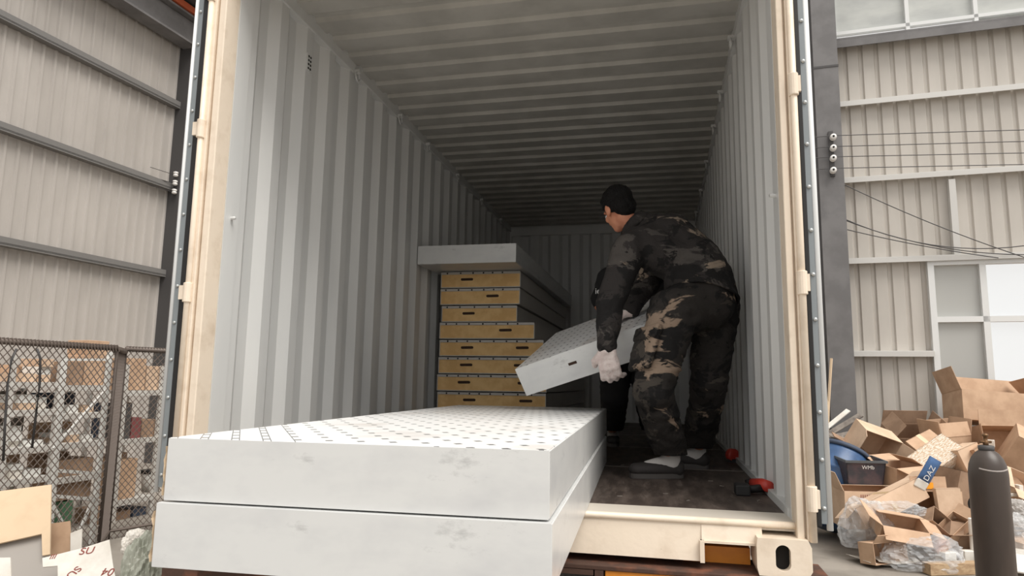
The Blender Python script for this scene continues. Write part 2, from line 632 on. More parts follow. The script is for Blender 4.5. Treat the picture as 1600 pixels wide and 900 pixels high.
for (px, py) in ((1400, 151), (1400, 273), (1400, 402)):
    u0, z0 = bw(px, py, 0.12)
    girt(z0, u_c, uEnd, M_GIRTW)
u0, z0 = bw(1390, 549, 0.12)
girt(z0, u_c, uWL, M_GIRTW)
u0, z0 = bw(1400, 52, 0.16)
q = MB()
q.bar(BWP(u_c, z0, 0.1), BWP(uEnd, z0, 0.1), 0.2, 0.03)
q.bar(BWP(u_c, z0 - 0.07, 0.19), BWP(uEnd, z0 - 0.07, 0.19), 0.02, 0.12)
q.build('window_beam', M_COLUMN, wb)
# stud between girts
ua, za = bw(1487, 280, 0.1)
_, zb = bw(1487, 400, 0.1)
q = MB()
q.bar(BWP(ua, zb, 0.06), BWP(ua, za, 0.06), 0.08, 0.1, up=NB)
q.build('stud', M_GIRTW, wb)
# grey main column
ul, _ = bw(1276, 200, 0.42)
ur, _ = bw(1315, 200, 0.42)
q = MB()
q.bar(BWP((ul + ur) / 2, GROUND, 0.4), BWP((ul + ur) / 2, 9, 0.4), ur - ul, 0.03, up=NB)
q.bar(BWP((ul + ur) / 2, GROUND, 0.05), BWP((ul + ur) / 2, 9, 0.05), ur - ul, 0.03, up=NB)
q.bar(BWP((ul + ur) / 2, GROUND, 0.225), BWP((ul + ur) / 2, 9, 0.225), 0.02, 0.36, up=NB)
col_b = q.build('column', M_COLUMN, wb)
_, zj = bw(1290, 104, 0.42)
q = MB()
q.bar(BWP(ul - 0.005, zj, 0.416), BWP(ur + 0.005, zj, 0.416), 0.012, 0.03)
q.build('column_splice', M_DKBEAM, wb)


def window(name, u0, u1, z0, z1, splits_u, splits_z, panes, fr=0.06):
    w = tag(thing(name, 'white framed window', 'window', BWP((u0 + u1) / 2, z0)), kind='structure')
    q = MB()
    for z in (z0 + fr / 2, z1 - fr / 2):
        q.bar(BWP(u0, z, 0.03), BWP(u1, z, 0.03), 0.1, fr)
    for u in (u0 + fr / 2, u1 - fr / 2):
        q.bar(BWP(u, z0 + fr, 0.03), BWP(u, z1 - fr, 0.03), fr, 0.1, up=NB)
    q.build('window_frame', M_WIN, w)
    for u in splits_u:
        q = MB()
        q.bar(BWP(u, z0 + fr, 0.03), BWP(u, z1 - fr, 0.03), fr, 0.08, up=NB)
        q.build('mullion', M_WIN, w)
    for z in splits_z:
        q = MB()
        q.bar(BWP(u0 + fr, z, 0.03), BWP(u1 - fr, z, 0.03), 0.08, fr)
        q.build('transom', M_WIN, w)
    us = [u0] + list(splits_u) + [u1]
    zs = [z0] + list(splits_z) + [z1]
    for i in range(len(us) - 1):
        for j in range(len(zs) - 1):
            q = MB()
            q.box(us[i] + 0.02, us[i + 1] - 0.02, -0.004, 0.004, zs[j] + 0.02, zs[j + 1] - 0.02, Matrix(((DR.x, DL.x, 0, CORNER.x), (DR.y, DL.y, 0, CORNER.y), (0, 0, 1, 0), (0, 0, 0, 1))))
            q.build('pane', panes(i, j), w)
    return w


u1535, z498 = bw(1539, 499)
window('window_1', uWL, uWR, zWB, zWT, [u1535, u1535 + 0.98, u1535 + 1.6], [z498], lambda i, j: M_GLASS_GREY if i == 0 else M_GLASS_CLEAR, 0.075)
uu = [bw(1415, 20)[0], bw(1522, 20)[0]]
step = uu[1] - uu[0]
us = []
k = uu[0]
while k < uEnd - 0.3:
    us.append(k)
    k += step
window('window_2', u_c, uEnd, zTopWinB, zTopWinT, us, [zTopWinB + 0.13], lambda i, j: M_GLASS_CLEAR if (j == 0 and i < 2) else M_GLASS_TOP, 0.05)

# insulators on the column, and the wires they carry
ins = thing('insulator_rack', 'four white porcelain insulators on a bracket on the grey column', 'insulator', BWP(bw(1302, 270, 0.5)[0], bw(1302, 270, 0.5)[1], 0.45))
uI, zI0 = bw(1302, 268, 0.5)
_, zI1 = bw(1301, 208, 0.5)
q = MB()
q.bar(BWP(uI, zI0 - 0.05, 0.43), BWP(uI, zI1 + 0.05, 0.43), 0.06, 0.03, up=NB)
q.build('bracket', M_DKBEAM, ins)
for py in (214, 231, 247, 266):
    u, z = bw(1302, py, 0.5)
    q = MB()
    Mx = Matrix(((DR.x, 0, NB.x), (DR.y, 0, NB.y), (0, 1, 0)))
    q.lathe([(0.015, -0.06), (0.04, -0.05), (0.044, -0.03), (0.026, -0.02), (0.026, 0.0), (0.044, 0.01), (0.04, 0.03), (0.015, 0.035)], BWP(u, z, 0.5), 14, Mx)
    i_o = q.build('insulator', M_PORC, ins, True)
    q = MB()
    q.lathe([(0.015, 0.03), (0.015, 0.042)], BWP(u, z, 0.5), 8, Mx)
    q.build('bolt', M_HOLE, i_o)
for n, (py, pe, lab) in enumerate(((212, 203, 'topmost of four level wires strung from the insulators along the wall'), (229, 221, 'second wire from the top of four strung from the insulators'), (245, 239, 'third wire from the top of four strung from the insulators'), (263, 257, 'lowest of four level wires strung from the insulators along the wall'))):
    u, z = bw(1302, py, 0.5)
    u2, z2 = bw(1600, pe, 0.5)
    q = MB()
    pts = []
    for s in range(9):
        t = s / 8 * 1.25
        pts.append(BWP(u + (u2 - u) * t, z + (z2 - z) * t, 0.5))
    q.tube([BWP(u - 1.2, z, 0.5)] + pts, 0.006, 5)
    tag(rooted(q, 'electric_wire', M_CABLE), lab, 'wire')
for n, (a, b, sag, lab) in enumerate((((1318, 288), (1600, 402), 0.05, 'dark cable slanting down across the back wall towards the window'), ((1319, 342), (1600, 384), 0.18, 'thin sagging cable across the back wall above the window'), ((1320, 344), (1600, 398), 0.12, 'middle of the cables that fan out from the grey column'), ((1320, 358), (1560, 403), 0.03, 'lowest short cable fanning out from the grey column'))):
    u, z = bw(a[0], a[1], 0.2)
    u2, z2 = bw(b[0], b[1], 0.2)
    q = MB()
    q.tube([BWP(u + (u2 - u) * s / 12, z + (z2 - z) * s / 12 - sag * 4 * (s / 12) * (1 - s / 12), 0.2) for s in range(13)], 0.007, 5)
    tag(rooted(q, 'slack_cable', M_CABLE), lab, 'cable')
# small insulators on the dark corner column, left
ins2 = thing('insulator_rack', 'small insulators with wire stubs on the dark corner column', 'insulator', LWP(0.36, lw(276, 300, 0.4)[1], 0.3))
for py in (270, 284, 298):
    u, z = lw(278, py, 0.36)
    q = MB()
    q.lathe([(0.02, -0.05), (0.045, -0.04), (0.045, -0.01), (0.028, 0.0), (0.045, 0.01), (0.045, 0.04), (0.02, 0.05)], LWP(0.42, z, 0.25), 10)
    io = q.build('insulator', M_PORC, ins2, True)
    q = MB()
    q.tube([LWP(0.36, z, 0.2), LWP(0.9, z, 0.12)], 0.006, 5)
    q.build('wire_stub', M_CABLE, io)
# distant land seen through the clear panes
mb = MB()
N = 24
for i in range(N + 1):
    x = -30 + 80 * i / N
    h = 1.0 + 1.2 * noise.noise(Vector((x * 0.12, 3.1, 0)))
    mb.v += [Vector((x, 50, GROUND)), Vector((x, 52, GROUND + 1.2 + h)), Vector((x, 58, GROUND))]
for i in range(N):
    a = i * 3
    mb.f += [(a, a + 3, a + 4, a + 1), (a + 1, a + 4, a + 5, a + 2)]
tag(mb.build('hill', mat('far_hill', rgb(140, 150, 150), 0.9)), 'low grey hill on the skyline seen through the window', 'hill', kind='structure')

# ------------------------------------------------------------------ the shipping container
IW, IH, IL = 1.176, 2.478, 5.9
con = thing('shipping_container', 'cream framed shipping container with grey corrugated inside, doors swung open', 'container', (0, 0, -0.16))
for s in (-1, 1):
    mb = MB()
    P0 = 0.085
    corrugated(mb, [(0, 0), (0.072, 0), (0.135, 0.036), (0.205, 0.036), (0.263, 0)], Z, Y, X * s, Vector((s * IW, P0, 0.0)), IH, IL - P0)
    mb.build('side_wall', M_GREY, con)
    # flat strip by the door post
    mb = MB()
    mb.box(min(s * IW, s * (IW + 0.01)), max(s * IW, s * (IW + 0.01)), 0.0, P0, 0, IH)
    mb.build('side_wall_edge', M_GREY, con)
    mb = MB()
    mb.box(min(s * (IW - 0.012), s * (IW + 0.05)), max(s * (IW - 0.012), s * (IW + 0.05)), 0.05, IL, IH - 0.06, IH + 0.06)
    mb.build('top_rail', M_GREY, con)
    mb = MB()
    mb.box(min(s * (IW - 0.01), s * (IW + 0.05)), max(s * (IW - 0.01), s * (IW + 0.05)), 0.05, IL, -0.16, 0.03)
    mb.build('bottom_rail', M_GREY, con)
mb = MB()
corrugated(mb, [(0, 0), (0.115, 0), (0.155, 0.024), (0.196, 0.024), (0.209, 0)], X, Y, Z, Vector((-IW, 0.05, IH)), 2 * IW, IL - 0.05)
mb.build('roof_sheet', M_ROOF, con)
mb = MB()
corrugated(mb, [(0, 0), (0.11, 0), (0.15, 0.045), (0.225, 0.045), (0.265, 0)], Z, X, Y, Vector((-IW, IL, 0)), IH - 0.05, 2 * IW)
mb.build('end_wall', M_GREY, con)
mb = MB()
mb.box(-IW - 0.04, IW + 0.04, IL - 0.03, IL + 0.06, IH - 0.11, IH + 0.05)
mb.build('end_header', M_GREY, con)
for s in (-1, 1):
    mb = MB()
    mb.box(min(s * (IW - 0.02), s * (IW + 0.05)), max(s * (IW - 0.02), s * (IW + 0.05)), IL - 0.04, IL + 0.06, -0.1, IH)
    mb.build('end_post', M_GREY, con)
mb = MB()
mb.box(-IW, IW, IL - 0.02, IL + 0.06, -0.1, 0.02)
mb.build('end_sill', M_GREY, con)
# plywood floor sheets with open joints
ys = [0.115, 1.36, 2.6, 3.84, 5.08, IL]
for i in range(5):
    for (xa, xb) in ((-IW, -0.003), (0.003, IW)):
        mb = MB()
        mb.box(xa, xb, ys[i] + 0.003, ys[i + 1] - 0.003, -0.028, 0.0)
        mb.build('floor_sheet', M_FLOOR, con)
    if i:
        mb = MB()
        mb.box(-IW, IW, ys[i] - 0.012, ys[i] + 0.012, -0.03, 0.0022)
        mb.build('joint_strip', mat('worn_strip', rgb(118, 110, 104), 0.5, 0.3), con)
# unseen underside skin added so no light leaks through the floor joints
mb = MB()
mb.box(-IW, IW, 0.1, IL, -0.06, -0.03)
mb.build('floor_light_seal', M_DARK, con)

# rear frame
FY = -0.092
for s in (-1, 1):
    K = 1.0 if s < 0 else 0.68
    XF = lambda x: 1.17 + (x - 1.17) * K
    def bxs(x0, x1, y0, y1, z0, z1, name, m, par=con, bev=0.0):
        q = MB()
        a, b = sorted((s * XF(x0), s * XF(x1)))
        q.box(a, b, y0, y1, z0, z1)
        return q.build(name, m, par, bevel=bev)
    bxs(1.168, 1.176, 0.0, 0.10, 0.0, 2.36, 'post_liner', M_GREY)
    p = bxs(1.170, 1.204, FY - 0.005, 0.0, -0.05, 2.50, 'corner_post', M_CREAM, bev=0.004)
    bxs(1.204, 1.214, FY + 0.012, 0.07, -0.05, 2.50, 'post_groove', M_CREAM)
    bxs(1.214, 1.240, FY - 0.012, 0.07, -0.05, 2.50, 'post_flange', M_CREAM, bev=0.003)
    # hinge pin rod and hinges
    q = MB()
    q.tube([(s * XF(1.240), FY - 0.018, -0.05), (s * XF(1.240), FY - 0.018, 2.3)], 0.012, 10)
    q.build('hinge_rod', M_CREAM, con, True)
    for zc in (0.09, 0.82, 1.55, 2.2):
        q = MB()
        q.tube([(s * XF(1.240), FY - 0.020, zc - 0.042), (s * XF(1.240), FY - 0.020, zc + 0.042)], 0.0175, 14)
        h = q.build('hinge', M_CREAM, con, bevel=0.003)
        q = MB()
        a, b = sorted((s * XF(1.243), s * XF(1.275)))
        q.box(a, b, FY - 0.030, FY - 0.008, zc - 0.03, zc + 0.03)
        q.build('hinge_lug', M_CREAM, h)
    # open door folded back along the side
    DX = 1.276
    q = MB()
    a, b = sorted((s * XF(DX + 0.012), s * XF(DX + 0.058)))
    q.box(a, b, FY + 0.035, 1.1, 0.02, 2.30)
    door = q.build('door', M_CREAM, con)
    door['label'] = 'container door folded back along the side'
    q = MB()
    a, b = sorted((s * XF(DX - 0.018), s * XF(DX + 0.006)))
    q.box(a, b, FY - 0.016, 1.09, 0.0, 2.31)
    q.build('gasket', M_BLACK, door, bevel=0.003)
    q = MB()
    a, b = sorted((s * XF(DX + 0.006), s * XF(DX + 0.032)))
    q.box(a, b, FY - 0.012, FY + 0.04, 0.01, 2.30)
    st = q.build('retainer_strip', M_STRIP, door)
    q = MB()
    q.tube([(s * XF(DX + 0.046), FY - 0.002, -0.012), (s * XF(DX + 0.046), FY - 0.002, 2.31)], 0.0105, 10)
    q.build('seal_lip', M_LIP, door, True)
    zz = 0.06
    base_r = None
    while zz < 2.3:
        if base_r is None:
            q = MB()
            q.lathe([(0.0075, 0.004), (0.0075, -0.001), (0.005, -0.004), (0.001, -0.005)], Vector((s * XF(DX + 0.02), FY - 0.0145, zz)), 10, Matrix(((1, 0, 0), (0, 0, 1), (0, 1, 0))))
            base_r = q.build('rivet', M_RIVET, door, True)
            z00 = zz
        else:
            child_copy(base_r, door, (0, 0, zz - z00))
        zz += 0.158
mb = MB()
mb.box(-1.24, 1.24, FY, 0.055, 2.35, 2.535)
mb.build('door_header', M_CREAM, con, bevel=0.004)
SFY = -0.055
# sill: threshold plate, bead, slanted face with a pocket, corner castings
mb = MB()
mb.box(-1.176, 1.176, SFY, 0.115, -0.03, 0.001)
mb.build('threshold_plate', mat('threshold_grey_paint', rgb(206, 198, 186), 0.5), con)
mb = MB()
mb.tube([(-1.2, SFY - 0.012, -0.008), (1.2, SFY - 0.012, -0.008)], 0.012, 8)
mb.build('sill_bead', M_CREAM, con, True)
Nx = 0.86
mb = MB()
for (xa, xb, zb) in ((-0.86, Nx, -0.14), (Nx, 1.06, -0.075), (-1.06, -0.86, -0.075)):
    mb.hexa([(xa, SFY - 0.03, zb), (xb, SFY - 0.03, zb), (xb, 0.0, zb), (xa, 0.0, zb), (xa, SFY - 0.012, -0.004), (xb, SFY - 0.012, -0.004), (xb, 0.0, -0.004), (xa, 0.0, -0.004)])
mb.build('sill', M_CREAM, con)
for s in (-1, 1):
    # pocket surround
    mb = MB()
    a, b = sorted((s * 0.853, s * 0.868))
    mb.box(a, b, SFY - 0.045, 0.02, -0.142, -0.07)
    mb.box(min(s * 0.855, s * 1.06), max(s * 0.855, s * 1.06), SFY - 0.034, 0.02, -0.078, -0.070)
    mb.build('pocket_frame', M_CREAM, con)
    # casting: front plate with an oval hole
    q = MB()
    x0, x1, z0, z1 = 1.035, 1.208, -0.163, -0.043
    cx, cz = 1.118, -0.104
    n = 24
    ring, outer = [], []
    for k in range(n):
        a = 2 * math.pi * (k + 0.5) / n
        c, sn = math.cos(a), math.sin(a)
        ring.append((cx + 0.024 * c, cz + 0.018 * (1 if sn > 0 else -1) + 0.024 * sn))
        t = min(((x1 - cx) if c > 0 else (cx - x0)) / max(abs(c), 1e-6), ((z1 - cz) if sn > 0 else (cz - z0)) / max(abs(sn), 1e-6))
        outer.append((cx + t * c, cz + t * sn))
    o = 0
    yF, yB, yE = -0.125, -0.095, 0.05
    for k in range(n):
        q.v += [Vector((s * ring[k][0], yF, ring[k][1])), Vector((s * outer[k][0], yF, outer[k][1])), Vector((s * ring[k][0], yB, ring[k][1])), Vector((s * outer[k][0], yE, outer[k][1]))]
    for k in range(n):
        a, b = 4 * k, 4 * ((k + 1) % n)
        q.f += [(a, b, b + 1, a + 1), (a + 1, b + 1, b + 3, a + 3), (a, a + 2, b + 2, b)]
    cst = q.build('corner_casting', M_CREAM, con)
    q = MB()
    q.box(min(s * 1.06, s * 1.21), max(s * 1.06, s * 1.20), yB + 0.004, yB + 0.01, -0.155, -0.055)
    q.build('casting_hole', M_HOLE, cst)
# lashing rings under the top rails
for s in (-1, 1):
    for yy in (0.14, 1.19, 1.93, 2.55, 3.4, 4.3, 5.2):
        q = MB()
        cxr, czr = s * (IW - 0.03), IH - 0.085
        q.tube([(cxr, yy + 0.028 * math.cos(a), czr + 0.028 * math.sin(a)) for a in [2 * math.pi * k / 12 for k in range(13)]], 0.006, 6, cap=False)
        r_o = q.build('lashing_ring', M_GREY, con, True)
        q = MB()
        a, b = sorted((s * (IW - 0.045), s * (IW - 0.005)))
        q.box(a, b, yy - 0.012, yy + 0.012, czr + 0.022, czr + 0.045)
        q.build('ring_lug', M_GREY, r_o)
# lashing bar pins by the posts
for s in (-1, 1):
    q = MB()
    q.tube([(s * (IW - 0.03), 0.04, 1.18), (s * (IW + 0.01), 0.055, 1.18)], 0.008, 8)
    q.build('lashing_pin', M_GREY, con, True)
# vent: a patch of nine holes in the left wall
vb = None
q = MB()
q.box(-IW - 0.002, -IW + 0.006, 0.615, 0.665, 2.17, 2.27)
vent = q.build('vent_plate', M_GREY, con)
for i in range(2):
    for j in range(4):
        q = MB()
        q.tube([(-IW + 0.004, 0.63 + i * 0.02, 2.185 + j * 0.023), (-IW + 0.008, 0.63 + i * 0.02, 2.185 + j * 0.023)], 0.007, 8)
        q.build('vent_hole', M_HOLE, vent)

# outer sides and outer roof skin (seen only from elsewhere) share the side sheets; chassis below
tr = thing('trailer_chassis', 'rust brown trailer chassis with an orange rear beam carrying the container', 'trailer', (0, 0.5, GROUND))


def trp(x0, x1, y0, y1, z0, z1, name, m, bev=0.0):
    q = MB()
    q.box(x0, x1, y0, y1, z0, z1)
    return q.build(name, m, tr, bevel=bev)


trp(-1.27, 1.27, -0.135, 0.10, -0.182, -0.166, 'bolster_plate', M_RUST, 0.003)
trp(0.53, 1.24, -0.128, -0.05, -0.40, -0.1825, 'rear_beam', M_ORANGE, 0.004)
trp(-1.24, -0.53, -0.128, -0.05, -0.40, -0.1825, 'rear_beam', M_RUST, 0.004)
trp(-0.49, 0.49, -0.12, -0.05, -0.40, -0.19, 'centre_box', M_DARK, 0.004)
trp(0.495, 0.525, -0.134, -0.05, -0.40, -0.1825, 'upright_plate', M_RUST)
trp(-0.525, -0.495, -0.134, -0.05, -0.40, -0.1825, 'upright_plate', M_RUST)
trp(0.30, 0.49, -0.136, -0.05, -0.20, -0.183, 'rusty_pad', M_RUST)
trp(0.80, 1.03, 0.02, 0.10, -0.166, -0.11, 'pocket_beam', M_ORANGE)
for s in (-1, 1):
    q = MB()
    q.box(s * 0.45 - 0.07, s * 0.45 + 0.07, 0.0, 6.0, -0.55, -0.216)
    q.build('main_rail', M_DARK, tr)
for yy in (1.2, 2.5):
    for s in (-1, 1):
        q = MB()
        Mx = Matrix(((0, 0, 1), (0, 1, 0), (-1, 0, 0)))
        q.lathe([(0.2, -0.11), (0.36, -0.11), (0.40, -0.07), (0.40, 0.07), (0.36, 0.11), (0.2, 0.11)], Vector((s * 0.9, yy, GROUND + 0.40)), 28, Mx)
        w = q.build('wheel', M_BLACK, tr, True)
        q = MB()
        q.lathe([(0.06, -0.12), (0.2, -0.1), (0.2, 0.1), (0.06, 0.12)], Vector((s * 0.9, yy, GROUND + 0.40)), 20, Mx)
        q.build('rim', M_STRIP, w)
    q = MB()
    q.tube([(-0.9, yy, GROUND + 0.4), (0.9, yy, GROUND + 0.4)], 0.06, 10)
    q.build('axle', M_DARK, tr)
for s in (-1, 1):
    q = MB()
    q.box(s * 0.45 - 0.06, s * 0.45 + 0.06, 4.6, 4.75, GROUND, -0.55)
    q.build('support_leg', M_DARK, tr)

# ------------------------------------------------------------------ insulated panels by the door


def slab(name, label, loc, rz, w, l, t, top_mat, side_mat, cat='panel', group=None):
    r = thing(name, label, cat, loc, (0, 0, rz), group)
    q = MB()
    q.box(-w / 2 + 0.003, w / 2 - 0.003, 0.003, l - 0.003, 0.004, t - 0.004)
    q.build('core', side_mat, r, local=True)
    q = MB()
    q.box(-w / 2, w / 2, 0, l, t - 0.004, t)
    q.build('top_skin', top_mat, r, local=True)
    q = MB()
    q.box(-w / 2, w / 2, 0, l, 0, 0.004)
    q.build('bottom_skin', side_mat, r, local=True)
    # folded steel end and side faces
    q = MB()
    q.box(-w / 2 - 0.001, w / 2 + 0.001, -0.002, 0.004, 0.001, t - 0.001)
    q.build('end_face', side_mat, r, local=True)
    for s in (-1, 1):
        q = MB()
        q.box(s * w / 2 - 0.003, s * w / 2 + 0.003, 0.0, l, 0.003, t - 0.003)
        q.build('side_face', side_mat, r, local=True)
    return r


RZ = R_(1.9)


def front_slab(xr, yr, w):
    d = Vector((math.cos(RZ), math.sin(RZ), 0))
    return Vector((xr, yr, 0)) - d * (w / 2)


loc = front_slab(0.482, -1.068, 0.957)
up1 = slab('insulated_panel', 'upper white insulated panel with printed film, jutting from the container door', (loc.x, loc.y, 0.158), RZ, 0.957, 2.80, 0.152, M_FILM, M_WHITEP)
loc = front_slab(0.490, -1.078, 0.975)
lo1 = slab('insulated_panel', 'lower white insulated panel lying on the container floor under another', (loc.x, loc.y, 0.002), RZ, 0.975, 2.62, 0.152, M_WHITEP, M_WHITEP)
# ragged buff film flap at their left ends
for (par, n0) in ((up1, 3), (lo1, 5)):
    q = MB()
    w2 = 0.957 / 2 if par is up1 else 0.975 / 2
    pts = []
    for k in range(8):
        t = k / 7
        pts.append((-w2 - 0.004 - 0.014 * (0.5 + 0.5 * noise.noise(Vector((t * 5, n0, 0)))), 0.002 + 0.01 * noise.noise(Vector((t * 4, n0, 2))), 0.01 + 0.12 * t))
    for p in pts:
        q.v += [Vector(p), Vector((-w2 - 0.003, 0.03, p[2])), Vector((p[0] - 0.002, p[1] + 0.008, p[2]))]
    for k in range(7):
        a = 3 * k
        q.f += [(a, a + 3, a + 4, a + 1), (a, a + 2, a + 5, a + 3), (a + 2, a + 1, a + 4, a + 5)]
    q.build('torn_film_edge', M_BUFF, par, local=True)
# timber skid and forklift fork under their outer end
for (x, m, lab) in ((-0.30, M_RUST, 'rusty steel bar under the jutting panels, nearer the left corner'), (0.28, M_DARK, 'dark steel bar under the jutting panels, nearer the right corner')):
    q = MB()
    q.box(x - 0.14, x + 0.14, -1.0, -0.115, -0.05, 0.0)
    q.box(x - 0.05, x + 0.05, -1.0, -0.93, GROUND, -0.05)
    q.box(x - 0.2, x + 0.2, -1.1, -0.8, GROUND, GROUND + 0.03)
    tag(rooted(q, 'support_stand', m), lab, 'stand')

# ------------------------------------------------------------------ stack of foam core panels inside
SY = 2.80
rows = [  # x0, x1, z0, z1, slots
    (-1.085, -0.178, 0.100, 0.236, (0.3, 0.8)),
    (-1.087, -0.176, 0.243, 0.379, (0.3, 0.82)),
    (-1.086, -0.168, 0.386, 0.522, (0.25, 0.8)),
    (-1.085, -0.169, 0.529, 0.665, (0.26, 0.76)),
    (-1.079, -0.197, 0.672, 0.808, (0.27, 0.8)),
    (-1.078, -0.272, 0.815, 0.951, (0.70,)),
    (-1.071, -0.423, 0.958, 1.094, (0.36,)),
    (-1.081, -0.398, 1.101, 1.237, (0.66,)),
    (-1.080, -0.395, 1.244, 1.380, (0.33,)),
]
ords = ['bottom', 'second from the bottom', 'third from the bottom', 'fourth from the bottom', 'middle', 'fourth from the top', 'third from the top', 'second from the top', 'topmost']
for i, (x0, x1, z0, z1, sl) in enumerate(rows):
    y0 = SY + 0.012 * math.sin(i * 2.3)
    L = 2.75
    lab = 'yellow foam core panel with steel skins, ' + ords[i] + ' of the nine stacked ones'
    r = thing('foam_panel', lab, 'panel', ((x0 + x1) / 2, y0, z0), None, 'foam panels stacked in the container')
    q = MB()
    q.box(x0 + 0.004, x1 - 0.004, y0 + 0.006, y0 + L, z0 + 0.007, z1 - 0.022)
    q.build('foam_core', M_FOAM, r)
    q = MB()
    q.box(x0, x1, y0 + 0.003, y0 + L, z0, z0 + 0.007)
    q.build('bottom_skin', M_SKIN_EDGE, r)
    q = MB()
    q.box(x0, x1, y0 - 0.004, y0 + L, z1 - 0.022, z1 - 0.002)
    tsk = q.build('top_skin', M_SKIN_EDGE, r)
    n = int((x1 - x0) / 0.108)
    for k in range(n):
        xx = x0 + 0.06 + k * (x1 - x0 - 0.1) / n + 0.02 * math.sin(i * 7 + k)
        q = MB()
        q.box(xx, xx + 0.012, y0 - 0.0055, y0, z1 - 0.019, z1 - 0.006)
        q.build('nail_hole', M_HOLE, tsk)
    for s in (0, 1):
        q = MB()
        xs = (x0 - 0.002, x0 + 0.004) if s == 0 else (x1 - 0.004, x1 + 0.002)
        q.box(xs[0], xs[1], y0, y0 + L, z0 + 0.004, z1 - 0.01)
        q.build('side_skin', M_SKIN_EDGE, r)
    for fr in sl:
        xc = x0 + (x1 - x0) * fr
        q = MB()
        zc = (z0 + z1) / 2 + 0.004
        n2 = 12
        ring = []
        for k in range(n2):
            a = 2 * math.pi * k / n2
            ring.append((xc + (0.042 if math.cos(a) > 0 else -0.042) + 0.012 * math.cos(a), zc + 0.0115 * math.sin(a)))
        for yq in (y0 + 0.004, y0 + 0.0075):
            for (a, b) in ring:
                q.v.append(Vector((a, yq, b)))
        q.f.append(tuple(range(n2)))
        for k in range(n2):
            q.f.append((k, (k + 1) % n2, n2 + (k + 1) % n2, n2 + k))
        q.build('lock_slot', M_SLOT, r)
# runner boards under the stack
for k, lab in enumerate(('timber runner under the foam stack beside the corrugated wall', 'timber runner under the foam stack on its aisle side')):
    q = MB()
    xx = (-1.0, -0.32)[k]
    q.box(xx - 0.06, xx + 0.06, SY + 0.05, SY + 2.7, 0.0, 0.1)
    tag(rooted(q, 'timber_runner', M_WOOD), lab, 'timber')
# white panel on top, jutting towards the door
slab('insulated_panel', 'grey-white insulated panel lying on top of the yellow foam stack', (-0.755, 2.42, 1.384), R_(-0.5), 0.80, 3.1, 0.148, M_WHITEP, M_WHITEP)

# ------------------------------------------------------------------ the panel being carried
A = at(805, 577, 3.80)
B = at(990, 512, 3.50)
e1 = (B - A).normalized()
qv = (_f + _r * ((869 - 800) / F_PX) + _u * ((450 - 520) / F_PX))
d2 = (A - CAM).dot(e1) / qv.dot(e1)
Ecn = CAM + qv * d2
e2 = (Ecn - A).normalized()
e3 = e1.cross(e2).normalized()
PW = (Ecn - A).length
PLEN = 0.80
PT = 0.165
carry = thing('insulated_panel', 'small white insulated panel with printed film held tilted by the two men', 'panel', A - e3 * PT)
carry.matrix_world = Matrix(((e1.x, e2.x, e3.x, (A - e3 * PT).x), (e1.y, e2.y, e3.y, (A - e3 * PT).y), (e1.z, e2.z, e3.z, (A - e3 * PT).z), (0, 0, 0, 1)))
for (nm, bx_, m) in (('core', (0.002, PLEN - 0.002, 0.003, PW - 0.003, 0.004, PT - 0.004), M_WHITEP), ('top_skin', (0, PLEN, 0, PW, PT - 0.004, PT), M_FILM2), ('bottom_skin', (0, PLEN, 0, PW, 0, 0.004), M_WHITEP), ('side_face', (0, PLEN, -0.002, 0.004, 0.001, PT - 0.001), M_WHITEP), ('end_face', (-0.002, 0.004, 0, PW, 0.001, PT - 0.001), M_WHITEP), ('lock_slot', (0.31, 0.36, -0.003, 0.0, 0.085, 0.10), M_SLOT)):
    q = MB()
    q.box(*bx_)
    q.build(nm, m, carry, local=True)

# ------------------------------------------------------------------ people
_b = bmesh.new()
bmesh.ops.create_icosphere(_b, subdivisions=2, radius=1.0)
ICO_V = [v.co.copy() for v in _b.verts]
ICO_F = [tuple(v.index for v in f.verts) for f in _b.faces]
_b.free()


class Blob:
    """overlapping ellipsoids that are fused into one skin afterwards"""
    def __init__(self):
        self.v, self.f = [], []


def ico(bm, c, r, M=None):
    c = Vector(c)
    r = r if isinstance(r, (tuple, list)) else (r, r, r)
    o = len(bm.v)
    for p in ICO_V:
        q = Vector((p.x * r[0], p.y * r[1], p.z * r[2]))
        bm.v.append(c + (M @ q if M is not None else q))
    bm.f += [(a + o, b + o, d + o) for (a, b, d) in ICO_F]


def limb(bm, a, b, ra, rb, sq=None, M=None):
    a, b = Vector(a), Vector(b)
    n = max(2, int((b - a).length / (min(ra, rb) * 0.35)) + 1)
    for i in range(n + 1):
        t = i / n
        r = ra + (rb - ra) * t
        ico(bm, a.lerp(b, t), (r * sq[0], r * sq[1], r * sq[2]) if sq else r, M)


def chain(bm, pts, rs, sq=None, M=None):
    for i in range(len(pts) - 1):
        limb(bm, pts[i], pts[i + 1], rs[i], rs[i + 1], sq, M)


